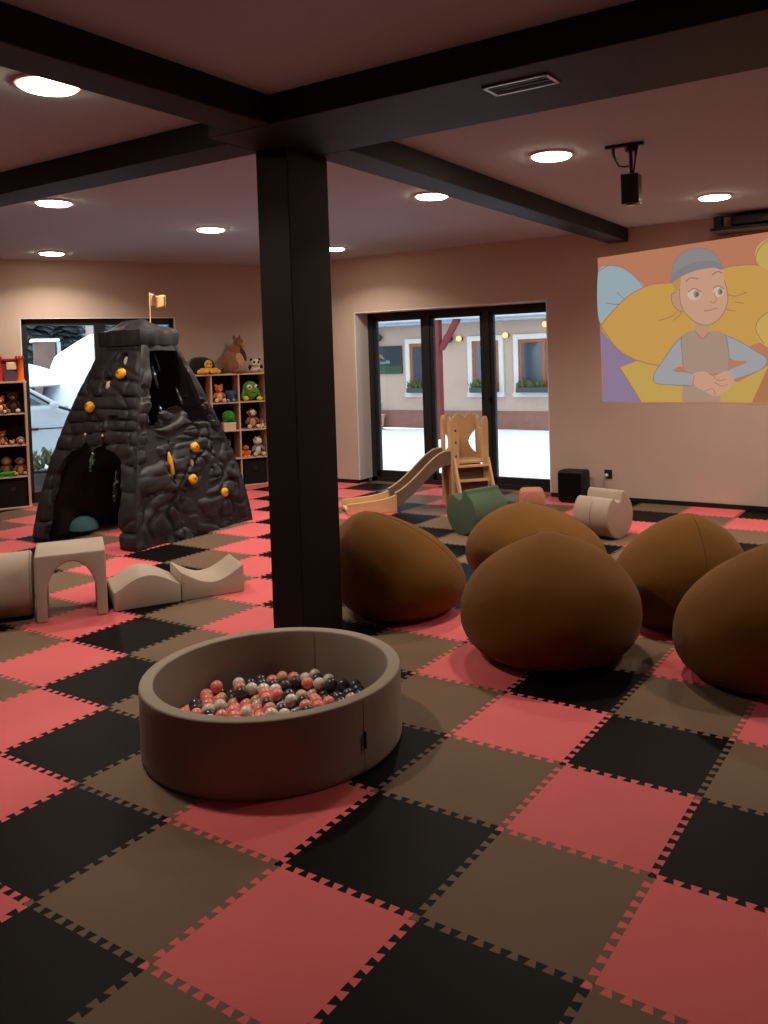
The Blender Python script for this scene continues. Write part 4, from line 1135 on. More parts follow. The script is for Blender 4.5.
# --- inside the right shelf
zr = [z+.0165 for z in ZROW]
plush('plush_fox', 'orange plush fox in the top middle cube of the right shelf', 2.305, .225, zr[3], sitting(orange, cream, orange, cream, orange, 1.1), scale=.86)
plush('plush_elephant', 'small dark blue plush elephant beside the orange fox in its cube', 2.455, .225, zr[3], [('body', (0, 0, .055), (.048, .045, .05), blue), ('head', (0, .03, .105), (.036, .034, .034), blue), ('trunk', (-.01, .068, .085), (.011, .022, .026), blue), ('ear', (-.045, .02, .11), (.026, .008, .03), blue), ('ear', (.045, .02, .11), (.026, .008, .03), blue), ('leg', (-.034, .055, .02), (.02, .026, .02), lblue), ('leg', (.034, .055, .02), (.02, .026, .02), lblue), ('eye', (-.016, .06, .115), (.005, .004, .005), BLK), ('eye', (.016, .06, .115), (.005, .004, .005), BLK)], turn=-.3)
frog = [('body', (0, 0, .125), (.098, .080, .118), green), ('belly', (0, .035, .100), (.070, .055, .080), green), ('arm', (-.095, .03, .09), (.020, .022, .06), green, .3), ('arm', (.095, .03, .09), (.020, .022, .06), green, -.3),
        ('eye_white', (.030, .072, .165), (.034, .022, .034), WHT), ('pupil', (.028, .092, .165), (.015, .007, .015), BLK), ('eye_white', (-.064, .052, .170), (.022, .018, .026), WHT), ('pupil', (-.072, .067, .170), (.010, .006, .012), BLK),
        ('foot', (-.095, .085, .022), (.040, .036, .026), lyel), ('foot', (.080, .085, .030), (.036, .030, .034), lyel), ('mouth', (-.01, .088, .10), (.04, .006, .005), mat('plush_mouth', (60, 90, 30), .9, .1))]
plush('plush_frog', 'round green plush creature with yellow feet in the top cube of the right shelf', 2.705, .185, zr[3], frog, scale=1.0)
t = thing('toy_box', 'cream toy box in the second cube row under the green plush ball', 'box', tuple(wp(2.415, .22, zr[2])), FACE)
MB().box((-.075, -.06, 0), (.075, .06, .085), bev=.004).build('box', mat('toy_box_cream', (222, 200, 172), .7, .2), t, smooth=False)
MB().box((-.078, -.063, .072), (.078, .063, .094), bev=.003).build('lid', mat('toy_box_lid', (232, 212, 186), .7, .2), t, smooth=False)
plush('plush_turtle', 'bright green round plush turtle lying on the cream toy box', 2.415, .22, zr[2]+.0945, [('shell', (0, 0, .068), (.078, .062, .072), dgreen), ('head', (-.02, .064, .05), (.026, .024, .024), dgreen), ('leg', (-.055, .035, .014), (.022, .024, .014), dgreen), ('leg', (.055, .035, .014), (.022, .024, .014), dgreen), ('eye', (-.028, .086, .056), (.004, .003, .004), BLK), ('eye', (-.010, .087, .056), (.004, .003, .004), BLK)])
plush('plush_monkey', 'brown plush monkey with pale face in the middle right cube of the right shelf', 2.71, .20, zr[2], [p for p in sitting(brown, tan, brown, cream, tan, .2)]+[('face', (0, .040, .205), (.040, .022, .036), cream)], scale=.98)
plush('plush_bear', 'small tan plush bear leaning beside the brown monkey', 2.823, .255, zr[2], sitting(tan, cream, brown, cream, brown), scale=.42)
plush('plush_duck', 'orange plush duck in the lower cube beside the cow plush', 2.61, .235, zr[1], [('body', (0, 0, .045), (.050, .055, .045), orange), ('head', (0, .015, .11), (.034, .034, .034), orange), ('beak', (0, .055, .105), (.018, .020, .009), rust), ('wing', (-.048, 0, .05), (.012, .034, .026), yellow), ('wing', (.048, 0, .05), (.012, .034, .026), yellow), ('foot', (-.025, .05, .010), (.022, .026, .010), yellow), ('foot', (.025, .05, .010), (.022, .026, .010), yellow), ('eye', (-.014, .044, .12), (.005, .004, .005), BLK), ('eye', (.014, .044, .12), (.005, .004, .005), BLK)])
plush('plush_cow', 'grey and white plush cow sitting in the lower cube of the right shelf', 2.765, .215, zr[1], sitting(grey, pwhite, pwhite, cream, grey, .5)+[('patch', (-.03, .040, .09), (.022, .014, .026), pblack), ('patch', (.028, .030, .222), (.022, .020, .020), grey), ('horn', (-.026, .0, .250), (.008, .008, .018), cream), ('horn', (.026, .0, .250), (.008, .008, .018), cream)], scale=.94)
plush('plush_rabbit', 'pale grey plush rabbit in the top cube beside the dark column', 2.98, .215, zr[3], sitting(grey, pwhite, pwhite, pwhite, grey, 1, ear_long=True), scale=.9)
plush('plush_lion', 'orange plush lion in the middle cube beside the dark column', 2.975, .235, zr[2], sitting(orange, tan, rust, tan, orange), scale=.6)
plush('plush_dog', 'pinkish plush dog in the lower cube beside the dark column', 2.975, .225, zr[1], sitting(plush_mat('dusty_pink', (196, 140, 130)), cream, plush_mat('dusty_pink', (196, 140, 130)), cream, brown, 1, ear_long=True), scale=.75)
plush('plush_bear', 'dark plush bear low behind the pyramid edge in the right shelf', 2.38, .21, zr[1], sitting(dbrown, brown, dbrown, brown, dbrown), scale=.9)
# --- left shelf
plush('plush_bear', 'dark brown plush bear with a white foot in the top cube of the left shelf', .045, .20, zr[3], sitting(dbrown, dbrown, dbrown, brown, dbrown)[:-1]+[('paw_pad', (-.05, .114, .030), (.024, .010, .024), pwhite)], scale=.92)
plush('plush_fox', 'rust orange plush fox beside the dark bear, at the photo edge', -.080, .235, zr[3], sitting(rust, cream, rust, cream, orange, 1.1), scale=.75)
plush('plush_hedgehog', 'small brown plush hedgehog at the right in the second cube of the left shelf', .105, .245, zr[2], [('body', (0, 0, .040), (.046, .055, .042), brown), ('face', (0, .048, .032), (.024, .028, .022), tan), ('nose', (0, .076, .034), (.006, .006, .006), BLK), ('foot', (-.026, .03, .008), (.014, .018, .008), tan), ('foot', (.026, .03, .008), (.014, .018, .008), tan)])
plush('plush_mouse', 'tiny pinkish plush mouse left of the brown hedgehog', .02, .265, zr[2], [('body', (0, 0, .022), (.024, .03, .022), plush_mat('dusty_pink', (196, 140, 130))), ('ear', (-.016, .012, .045), (.012, .005, .012), plush_mat('dusty_pink', (196, 140, 130))), ('ear', (.016, .012, .045), (.012, .005, .012), plush_mat('dusty_pink', (196, 140, 130)))])
plush('plush_bear', 'rust red plush bear at the photo edge in the second cube of the left shelf', -.075, .215, zr[2], sitting(rust, tan, rust, tan, rust), scale=.62)
plush('plush_lion', 'tan plush lion sitting behind the green crocodile in the left shelf', -.045, .10, zr[1], sitting(brown, tan, tan, cream, dbrown)+[('mane', (0, -.006, .200), (.070, .040, .066), brown)], scale=.78)
plush('plush_monkey', 'slim brown plush monkey next to the shelf side in the left shelf', .090, .215, zr[1], sitting(brown, tan, brown, tan, brown, .2), scale=.80)
croc = [('body', (.03, 0, .045), (.13, .046, .042), dgreen), ('head', (-.115, .03, .050), (.042, .040, .036), dgreen), ('snout', (-.130, .075, .036), (.026, .046, .018), green), ('eye', (-.130, .045, .088), (.010, .010, .011), WHT), ('eye', (-.098, .045, .088), (.010, .010, .011), WHT)]
for k in range(5): croc.append(('back_spike', (-.05+k*.045, 0, .090-.004*k), (.014, .010, .014), green))
for x, y in ((-.06, .05), (.08, .05)): croc.append(('leg', (x, y, .016), (.022, .028, .016), dgreen))
plush('plush_crocodile', 'bright green plush crocodile lying in the third cube of the left shelf', -.045, .262, zr[1], croc, scale=.60)
# --- orange toy castle on the left shelf
t = thing('toy_castle', 'orange and red toy castle with towers on top of the left shelf', 'toy castle', tuple(wp(-.045, .17, ZT)), FACE)
co = mat('castle_orange', (236, 104, 30), .5, .4); cr = mat('castle_red', (190, 34, 34), .5, .4); cc = mat('castle_cream', (236, 206, 178), .6, .3); cp = mat('castle_purple', (92, 74, 92), .6, .3)
MB().box((-.17, -.10, 0), (.17, .085, .235), bev=.006).build('keep', mat('castle_wall', (128, 60, 48), .6, .3), t, smooth=False)
for x in (-.18, .02, .18):
    for y in ((.085,) if abs(x) < .1 else (-.10, .085)):
        rr = .034 if abs(x) > .1 else .018
        tw = MB().lathe([(0, 0), (rr*1.25, 0), (rr*1.2, .02), (rr, .035), (rr, .235), (rr*1.25, .25), (0, .25)], 20, Tr(x, y, 0)).build('tower', co if abs(x) > .1 else cr, t)
        m = MB()
        for k in range(6):
            a = 2*PI*k/6; m.box((-.009, -.007, .248), (.009, .007, .275), bev=.002, M=Tr(x, y, 0) @ Rz(a) @ Tr(0, rr*1.05, 0))
        m.build('battlement', cr, tw, smooth=False)
MB().box((-.16, .07, .225), (.16, .10, .25), bev=.004).build('parapet', cr, t, smooth=False)
for x in (-.095, .085):
    MB().box((x-.050, .082, .125), (x+.050, .095, .21), bev=.006).build('window', cc, t, smooth=False)
MB().prism([(-.065, 0), (.065, 0), (.065, .06)]+[(.065*math.cos(PI*k/12), .06+.055*math.sin(PI*k/12)) for k in range(1, 12)]+[(-.065, .06)], .082, .098, bev=.003, M=Tr(-.085, 0, .003) @ Matrix(((1, 0, 0, 0), (0, 0, 1, 0), (0, 1, 0, 0), (0, 0, 0, 1)))).build('gate', cp, t, smooth=False)
MB().prism([(-.05, 0), (.05, 0), (.05, .05)]+[(.05*math.cos(PI*k/12), .05+.045*math.sin(PI*k/12)) for k in range(1, 12)]+[(-.05, .05)], .082, .098, bev=.003, M=Tr(.10, 0, .003) @ Matrix(((1, 0, 0, 0), (0, 0, 1, 0), (0, 1, 0, 0), (0, 0, 0, 1)))).build('gate', cp, t, smooth=False)

# ------------------------------------------------------------------ the projected cartoon (flat light on the wall)
PIC = [((196,129,98),[(-1.913,2.489),(0.649,2.635),(0.637,0.988),(-1.892,1.016)]),
((162,179,187),[(-1.911,2.336),(-1.892,2.384),(-1.865,2.401),(-1.833,2.400),(-1.800,2.399),(-1.765,2.399),(-1.727,2.392),(-1.689,2.380),(-1.652,2.364),(-1.617,2.344),(-1.584,2.319),(-1.552,2.292),(-1.522,2.264),(-1.492,2.236),(-1.461,2.208),(-1.437,2.178),(-1.429,2.145),(-1.441,2.106),(-1.467,2.063),(-1.503,2.020),(-1.543,1.983),(-1.589,1.952),(-1.644,1.924),(-1.701,1.900),(-1.752,1.880),(-1.799,1.854),(-1.844,1.824),(-1.882,1.812),(-1.910,1.842),(-1.924,1.938),(-1.927,2.083),(-1.922,2.230)]),
((149,131,126),[(-1.902,2.346),(-1.888,2.355),(-1.869,2.368),(-1.848,2.381),(-1.824,2.392),(-1.799,2.398),(-1.773,2.397),(-1.744,2.393),(-1.713,2.386),(-1.682,2.376),(-1.654,2.363),(-1.626,2.348),(-1.599,2.329),(-1.573,2.307),(-1.548,2.285),(-1.525,2.264),(-1.504,2.241),(-1.483,2.215),(-1.465,2.191),(-1.450,2.169),(-1.438,2.154),(-1.431,2.159),(-1.443,2.174),(-1.458,2.195),(-1.477,2.220),(-1.497,2.246),(-1.519,2.269),(-1.542,2.291),(-1.567,2.314),(-1.594,2.335),(-1.622,2.355),(-1.650,2.371),(-1.680,2.384),(-1.711,2.394),(-1.742,2.402),(-1.773,2.406),(-1.801,2.406),(-1.827,2.400),(-1.852,2.389),(-1.875,2.375),(-1.894,2.362),(-1.907,2.354)]),
((149,131,126),[(-1.720,2.127),(-1.707,2.114),(-1.689,2.095),(-1.668,2.073),(-1.648,2.054),(-1.631,2.041),(-1.617,2.036),(-1.605,2.038),(-1.595,2.042),(-1.588,2.047),(-1.583,2.050),(-1.587,2.057),(-1.593,2.054),(-1.600,2.050),(-1.608,2.046),(-1.617,2.045),(-1.627,2.048),(-1.642,2.060),(-1.662,2.079),(-1.682,2.100),(-1.701,2.120),(-1.713,2.133)]),
((149,131,126),[(-1.834,2.024),(-1.818,2.020),(-1.795,2.014),(-1.769,2.007),(-1.742,2.002),(-1.719,2.000),(-1.698,2.002),(-1.678,2.008),(-1.660,2.014),(-1.645,2.020),(-1.634,2.024),(-1.637,2.032),(-1.648,2.028),(-1.663,2.022),(-1.681,2.016),(-1.700,2.011),(-1.719,2.009),(-1.741,2.011),(-1.767,2.016),(-1.793,2.022),(-1.816,2.028),(-1.832,2.032)]),
((150,128,157),[(-1.906,1.758),(-1.787,1.637),(-1.670,1.519),(-1.510,1.438),(-1.703,1.368),(-1.884,1.351)]),
((150,128,157),[(-1.884,1.351),(-1.703,1.368),(-1.490,1.017),(-1.892,1.016)]),
((149,131,126),[(-1.890,1.346),(-1.861,1.349),(-1.819,1.353),(-1.773,1.357),(-1.731,1.361),(-1.703,1.363),(-1.704,1.372),(-1.732,1.369),(-1.773,1.366),(-1.820,1.362),(-1.862,1.358),(-1.891,1.355)]),
((204,168,89),[(-1.703,1.368),(-1.525,1.427),(-1.268,1.376),(-1.075,1.273),(-1.046,1.019),(-1.487,1.017)]),
((166,123,94),[(-1.707,1.365),(-1.691,1.341),(-1.669,1.306),(-1.643,1.266),(-1.616,1.224),(-1.592,1.186),(-1.570,1.149),(-1.546,1.109),(-1.523,1.071),(-1.504,1.038),(-1.491,1.015),(-1.483,1.020),(-1.497,1.043),(-1.516,1.075),(-1.538,1.113),(-1.562,1.153),(-1.585,1.191),(-1.609,1.229),(-1.635,1.270),(-1.661,1.311),(-1.683,1.345),(-1.699,1.370)]),
((204,168,89),[(-0.699,1.236),(-0.544,1.208),(-0.270,1.362),(-0.342,1.180),(-0.429,1.016),(-0.729,1.020)]),
((183,123,86),[(-0.429,1.016),(-0.270,1.362),(0.003,1.434),(0.279,1.003)]),
((150,128,157),[(-0.288,1.494),(-0.044,1.461),(0.187,1.003),(-0.192,1.231)]),
((210,162,85),[(-1.889,1.800),(-1.877,1.845),(-1.841,1.882),(-1.795,1.916),(-1.750,1.952),(-1.709,1.990),(-1.665,2.029),(-1.618,2.066),(-1.570,2.098),(-1.518,2.125),(-1.464,2.148),(-1.408,2.168),(-1.352,2.181),(-1.294,2.186),(-1.234,2.185),(-1.174,2.182),(-1.113,2.184),(-1.052,2.191),(-0.991,2.202),(-0.929,2.215),(-0.868,2.228),(-0.808,2.244),(-0.747,2.263),(-0.688,2.280),(-0.631,2.293),(-0.579,2.299),(-0.529,2.302),(-0.480,2.301),(-0.427,2.297),(-0.368,2.290),(-0.305,2.281),(-0.242,2.268),(-0.180,2.251),(-0.118,2.231),(-0.057,2.209),(0.003,2.181),(0.058,2.145),(0.114,2.099),(0.170,2.045),(0.216,1.987),(0.242,1.931),(0.245,1.874),(0.231,1.813),(0.204,1.756),(0.171,1.708),(0.129,1.672),(0.078,1.643),(0.020,1.621),(-0.043,1.602),(-0.112,1.591),(-0.190,1.586),(-0.267,1.582),(-0.336,1.574),(-0.393,1.559),(-0.442,1.541),(-0.489,1.521),(-0.540,1.501),(-0.595,1.479),(-0.653,1.455),(-0.713,1.433),(-0.775,1.413),(-0.841,1.396),(-0.909,1.382),(-0.978,1.371),(-1.046,1.364),(-1.110,1.362),(-1.173,1.364),(-1.235,1.369),(-1.296,1.377),(-1.355,1.387),(-1.413,1.401),(-1.470,1.417),(-1.525,1.438),(-1.579,1.462),(-1.631,1.490),(-1.681,1.523),(-1.729,1.564),(-1.779,1.617),(-1.830,1.680),(-1.871,1.744)]),
((166,123,94),[(-1.886,1.797),(-1.868,1.818),(-1.842,1.848),(-1.812,1.882),(-1.780,1.916),(-1.747,1.949),(-1.714,1.979),(-1.680,2.010),(-1.644,2.041),(-1.606,2.069),(-1.567,2.094),(-1.526,2.116),(-1.484,2.136),(-1.440,2.153),(-1.396,2.167),(-1.351,2.177),(-1.305,2.182),(-1.258,2.182),(-1.210,2.179),(-1.162,2.178),(-1.113,2.180),(-1.064,2.186),(-1.015,2.194),(-0.965,2.203),(-0.916,2.213),(-0.867,2.224),(-0.819,2.237),(-0.770,2.252),(-0.722,2.266),(-0.675,2.279),(-0.630,2.289),(-0.586,2.294),(-0.544,2.296),(-0.502,2.296),(-0.463,2.295),(-0.427,2.293),(-0.391,2.290),(-0.356,2.285),(-0.324,2.279),(-0.297,2.274),(-0.278,2.270),(-0.277,2.278),(-0.296,2.282),(-0.323,2.287),(-0.355,2.293),(-0.391,2.298),(-0.427,2.301),(-0.463,2.303),(-0.503,2.304),(-0.544,2.304),(-0.588,2.302),(-0.632,2.297),(-0.677,2.287),(-0.724,2.274),(-0.772,2.259),(-0.821,2.245),(-0.870,2.232),(-0.918,2.221),(-0.967,2.211),(-1.016,2.202),(-1.065,2.194),(-1.114,2.188),(-1.162,2.186),(-1.210,2.188),(-1.258,2.190),(-1.306,2.190),(-1.352,2.185),(-1.398,2.175),(-1.444,2.161),(-1.488,2.143),(-1.531,2.123),(-1.572,2.101),(-1.611,2.076),(-1.649,2.047),(-1.686,2.017),(-1.720,1.985),(-1.753,1.955),(-1.786,1.922),(-1.819,1.887),(-1.849,1.853),(-1.875,1.824),(-1.893,1.803)]),
((166,123,94),[(-1.893,1.798),(-1.872,1.764),(-1.843,1.715),(-1.808,1.659),(-1.770,1.605),(-1.732,1.561),(-1.694,1.527),(-1.654,1.499),(-1.612,1.475),(-1.570,1.454),(-1.526,1.434),(-1.478,1.417),(-1.425,1.402),(-1.373,1.390),(-1.328,1.380),(-1.297,1.373),(-1.295,1.381),(-1.326,1.388),(-1.371,1.398),(-1.423,1.410),(-1.475,1.425),(-1.523,1.442),(-1.566,1.461),(-1.608,1.482),(-1.649,1.506),(-1.688,1.534),(-1.725,1.567),(-1.763,1.610),(-1.800,1.664),(-1.835,1.719),(-1.864,1.768),(-1.886,1.802)]),
((205,176,95),[(-0.029,2.356),(-0.030,2.344),(-0.032,2.332),(-0.034,2.321),(-0.038,2.309),(-0.043,2.299),(-0.049,2.288),(-0.055,2.278),(-0.063,2.269),(-0.071,2.260),(-0.081,2.252),(-0.091,2.245),(-0.102,2.238),(-0.113,2.232),(-0.125,2.227),(-0.138,2.223),(-0.150,2.220),(-0.163,2.218),(-0.177,2.216),(-0.191,2.216),(-0.205,2.217),(-0.218,2.218),(-0.232,2.221),(-0.246,2.224),(-0.259,2.229),(-0.272,2.234),(-0.284,2.240),(-0.297,2.247),(-0.308,2.255),(-0.319,2.263),(-0.329,2.272),(-0.339,2.282),(-0.347,2.292),(-0.355,2.303),(-0.362,2.314),(-0.367,2.326),(-0.372,2.338),(-0.376,2.350),(-0.378,2.362),(-0.380,2.375),(-0.380,2.387),(-0.379,2.399),(-0.378,2.411),(-0.375,2.423),(-0.371,2.435),(-0.366,2.446),(-0.360,2.456),(-0.353,2.466),(-0.345,2.476),(-0.336,2.484),(-0.326,2.492),(-0.316,2.500),(-0.305,2.506),(-0.293,2.512),(-0.281,2.517),(-0.268,2.520),(-0.255,2.523),(-0.242,2.525),(-0.228,2.526),(-0.214,2.526),(-0.201,2.526),(-0.187,2.524),(-0.173,2.521),(-0.160,2.517),(-0.147,2.513),(-0.134,2.507),(-0.122,2.501),(-0.110,2.494),(-0.099,2.486),(-0.088,2.478),(-0.078,2.469),(-0.069,2.459),(-0.061,2.449),(-0.054,2.438),(-0.047,2.427),(-0.042,2.415),(-0.037,2.404),(-0.034,2.392),(-0.031,2.380),(-0.030,2.368)]),
((166,123,94),[(-0.378,2.308),(-0.375,2.322),(-0.372,2.343),(-0.369,2.367),(-0.363,2.390),(-0.356,2.409),(-0.347,2.426),(-0.336,2.441),(-0.324,2.456),(-0.310,2.469),(-0.297,2.480),(-0.282,2.491),(-0.265,2.500),(-0.248,2.508),(-0.234,2.514),(-0.223,2.519),(-0.227,2.526),(-0.237,2.522),(-0.252,2.515),(-0.269,2.507),(-0.286,2.498),(-0.302,2.487),(-0.316,2.475),(-0.329,2.461),(-0.342,2.447),(-0.354,2.431),(-0.363,2.413),(-0.371,2.392),(-0.376,2.369),(-0.380,2.345),(-0.383,2.324),(-0.385,2.310)]),
((213,174,95),[(0.006,1.677),(0.005,1.663),(0.003,1.649),(0.000,1.636),(-0.004,1.622),(-0.009,1.609),(-0.016,1.597),(-0.023,1.585),(-0.032,1.573),(-0.041,1.562),(-0.052,1.552),(-0.063,1.543),(-0.075,1.535),(-0.087,1.527),(-0.101,1.521),(-0.115,1.515),(-0.129,1.511),(-0.143,1.507),(-0.159,1.505),(-0.174,1.504),(-0.189,1.504),(-0.204,1.505),(-0.220,1.507),(-0.235,1.510),(-0.250,1.514),(-0.264,1.520),(-0.278,1.526),(-0.292,1.534),(-0.304,1.542),(-0.316,1.551),(-0.328,1.562),(-0.338,1.573),(-0.348,1.584),(-0.356,1.596),(-0.364,1.609),(-0.370,1.623),(-0.376,1.636),(-0.380,1.650),(-0.383,1.665),(-0.384,1.679),(-0.385,1.694),(-0.384,1.708),(-0.382,1.722),(-0.379,1.736),(-0.374,1.750),(-0.368,1.763),(-0.362,1.776),(-0.354,1.788),(-0.345,1.800),(-0.335,1.810),(-0.324,1.820),(-0.313,1.830),(-0.301,1.838),(-0.288,1.845),(-0.274,1.851),(-0.260,1.857),(-0.245,1.861),(-0.230,1.864),(-0.215,1.866),(-0.200,1.867),(-0.185,1.866),(-0.169,1.865),(-0.154,1.863),(-0.139,1.859),(-0.125,1.854),(-0.111,1.849),(-0.097,1.842),(-0.084,1.834),(-0.071,1.826),(-0.060,1.817),(-0.049,1.806),(-0.038,1.796),(-0.029,1.784),(-0.021,1.772),(-0.014,1.759),(-0.008,1.746),(-0.003,1.733),(0.001,1.719),(0.004,1.705),(0.005,1.691)]),
((166,123,94),[(-0.265,1.861),(-0.279,1.852),(-0.300,1.839),(-0.323,1.823),(-0.345,1.805),(-0.361,1.787),(-0.372,1.768),(-0.380,1.747),(-0.385,1.725),(-0.386,1.703),(-0.383,1.679),(-0.374,1.654),(-0.359,1.625),(-0.341,1.598),(-0.325,1.574),(-0.315,1.558),(-0.308,1.562),(-0.319,1.579),(-0.335,1.602),(-0.352,1.629),(-0.367,1.657),(-0.376,1.681),(-0.379,1.703),(-0.378,1.724),(-0.373,1.744),(-0.366,1.764),(-0.355,1.782),(-0.340,1.799),(-0.319,1.816),(-0.296,1.832),(-0.275,1.845),(-0.261,1.854)]),
((162,179,187),[(0.472,2.336),(0.471,2.322),(0.469,2.309),(0.466,2.296),(0.463,2.283),(0.458,2.271),(0.452,2.259),(0.445,2.248),(0.437,2.238),(0.428,2.228),(0.419,2.219),(0.408,2.210),(0.397,2.203),(0.385,2.196),(0.373,2.190),(0.360,2.186),(0.347,2.182),(0.333,2.179),(0.319,2.178),(0.305,2.177),(0.290,2.178),(0.276,2.180),(0.262,2.182),(0.248,2.186),(0.234,2.191),(0.221,2.197),(0.207,2.204),(0.195,2.211),(0.183,2.220),(0.172,2.229),(0.161,2.240),(0.151,2.251),(0.142,2.262),(0.134,2.274),(0.127,2.287),(0.121,2.300),(0.116,2.314),(0.113,2.327),(0.110,2.341),(0.108,2.355),(0.108,2.369),(0.109,2.383),(0.110,2.396),(0.113,2.410),(0.118,2.422),(0.123,2.435),(0.129,2.447),(0.136,2.458),(0.144,2.469),(0.154,2.479),(0.164,2.488),(0.174,2.496),(0.186,2.504),(0.198,2.510),(0.211,2.515),(0.224,2.520),(0.237,2.523),(0.251,2.526),(0.265,2.527),(0.280,2.527),(0.294,2.526),(0.308,2.524),(0.322,2.521),(0.336,2.517),(0.350,2.512),(0.363,2.506),(0.376,2.499),(0.388,2.491),(0.400,2.482),(0.410,2.473),(0.421,2.462),(0.430,2.451),(0.439,2.440),(0.446,2.428),(0.453,2.416),(0.459,2.403),(0.464,2.390),(0.467,2.376),(0.470,2.363),(0.471,2.349)]),
((150,128,157),[(0.530,1.371),(0.529,1.354),(0.528,1.336),(0.525,1.319),(0.521,1.303),(0.516,1.286),(0.510,1.270),(0.503,1.255),(0.495,1.241),(0.487,1.227),(0.477,1.214),(0.466,1.202),(0.455,1.192),(0.444,1.182),(0.431,1.173),(0.418,1.166),(0.405,1.160),(0.391,1.155),(0.377,1.152),(0.363,1.150),(0.349,1.149),(0.335,1.150),(0.321,1.152),(0.306,1.156),(0.293,1.161),(0.279,1.167),(0.266,1.175),(0.254,1.184),(0.242,1.193),(0.231,1.205),(0.220,1.217),(0.210,1.230),(0.201,1.244),(0.194,1.259),(0.187,1.275),(0.181,1.292),(0.176,1.308),(0.172,1.326),(0.169,1.343),(0.168,1.361),(0.167,1.379),(0.168,1.397),(0.170,1.415),(0.173,1.432),(0.177,1.449),(0.182,1.466),(0.189,1.482),(0.196,1.498),(0.204,1.512),(0.213,1.526),(0.223,1.539),(0.234,1.550),(0.245,1.561),(0.258,1.570),(0.270,1.579),(0.283,1.586),(0.297,1.591),(0.311,1.595),(0.325,1.598),(0.339,1.600),(0.353,1.600),(0.367,1.599),(0.381,1.596),(0.395,1.592),(0.409,1.587),(0.422,1.581),(0.435,1.573),(0.447,1.564),(0.458,1.554),(0.469,1.542),(0.480,1.530),(0.489,1.517),(0.497,1.503),(0.505,1.488),(0.512,1.473),(0.517,1.457),(0.522,1.440),(0.526,1.423),(0.528,1.406),(0.530,1.389)]),
((166,123,94),[(-1.287,1.819),(-1.271,1.823),(-1.247,1.827),(-1.221,1.833),(-1.195,1.840),(-1.173,1.848),(-1.155,1.857),(-1.138,1.869),(-1.123,1.882),(-1.111,1.892),(-1.102,1.900),(-1.107,1.906),(-1.116,1.899),(-1.128,1.888),(-1.143,1.876),(-1.159,1.864),(-1.177,1.855),(-1.198,1.848),(-1.223,1.841),(-1.249,1.836),(-1.272,1.831),(-1.289,1.828)]),
((166,123,94),[(-1.145,1.813),(-1.136,1.819),(-1.123,1.828),(-1.108,1.838),(-1.094,1.848),(-1.083,1.858),(-1.076,1.867),(-1.071,1.877),(-1.069,1.887),(-1.067,1.894),(-1.065,1.900),(-1.073,1.902),(-1.075,1.897),(-1.076,1.889),(-1.079,1.881),(-1.083,1.872),(-1.089,1.864),(-1.099,1.855),(-1.113,1.845),(-1.128,1.835),(-1.141,1.826),(-1.150,1.820)]),
((166,123,94),[(-0.636,2.034),(-0.626,2.030),(-0.612,2.025),(-0.595,2.019),(-0.576,2.014),(-0.557,2.013),(-0.536,2.016),(-0.512,2.023),(-0.489,2.031),(-0.468,2.038),(-0.454,2.043),(-0.457,2.051),(-0.471,2.046),(-0.491,2.039),(-0.515,2.031),(-0.538,2.024),(-0.558,2.021),(-0.576,2.022),(-0.593,2.026),(-0.609,2.032),(-0.623,2.038),(-0.634,2.041)]),
((166,123,94),[(-0.572,1.961),(-0.558,1.957),(-0.538,1.953),(-0.516,1.947),(-0.496,1.943),(-0.483,1.940),(-0.481,1.947),(-0.495,1.950),(-0.515,1.955),(-0.537,1.960),(-0.557,1.965),(-0.571,1.968)]),
((166,123,94),[(-0.638,1.890),(-0.626,1.887),(-0.609,1.882),(-0.589,1.877),(-0.572,1.873),(-0.561,1.870),(-0.559,1.878),(-0.571,1.881),(-0.588,1.885),(-0.607,1.890),(-0.624,1.895),(-0.636,1.898)]),
((202,152,124),[(-0.945,1.813),(-0.807,1.773),(-0.804,1.603),(-0.943,1.608)]),
((169,168,172),[(-1.062,1.659),(-1.080,1.657),(-1.102,1.636),(-1.127,1.605),(-1.152,1.574),(-1.177,1.542),(-1.202,1.506),(-1.228,1.469),(-1.253,1.432),(-1.280,1.396),(-1.308,1.359),(-1.332,1.324),(-1.349,1.294),(-1.356,1.268),(-1.356,1.247),(-1.350,1.229),(-1.339,1.215),(-1.325,1.205),(-1.307,1.199),(-1.281,1.195),(-1.243,1.192),(-1.182,1.185),(-1.105,1.177),(-1.030,1.173),(-0.978,1.179),(-0.950,1.199),(-0.937,1.231),(-0.939,1.264),(-0.954,1.288),(-0.995,1.301),(-1.057,1.307),(-1.119,1.311),(-1.157,1.319),(-1.161,1.331),(-1.145,1.344),(-1.121,1.360),(-1.100,1.379),(-1.083,1.401),(-1.064,1.426),(-1.048,1.455),(-1.038,1.488),(-1.036,1.532),(-1.041,1.585),(-1.050,1.633)]),
((169,168,172),[(-0.661,1.654),(-0.643,1.660),(-0.612,1.645),(-0.575,1.620),(-0.538,1.596),(-0.501,1.574),(-0.460,1.547),(-0.421,1.520),(-0.387,1.496),(-0.358,1.477),(-0.332,1.460),(-0.312,1.444),(-0.298,1.426),(-0.293,1.405),(-0.293,1.383),(-0.300,1.362),(-0.314,1.342),(-0.337,1.325),(-0.367,1.310),(-0.403,1.295),(-0.441,1.281),(-0.487,1.263),(-0.540,1.244),(-0.590,1.229),(-0.626,1.225),(-0.648,1.236),(-0.660,1.259),(-0.659,1.286),(-0.646,1.311),(-0.605,1.334),(-0.543,1.358),(-0.486,1.380),(-0.459,1.398),(-0.477,1.406),(-0.524,1.407),(-0.578,1.413),(-0.618,1.433),(-0.641,1.482),(-0.657,1.550),(-0.665,1.614)]),
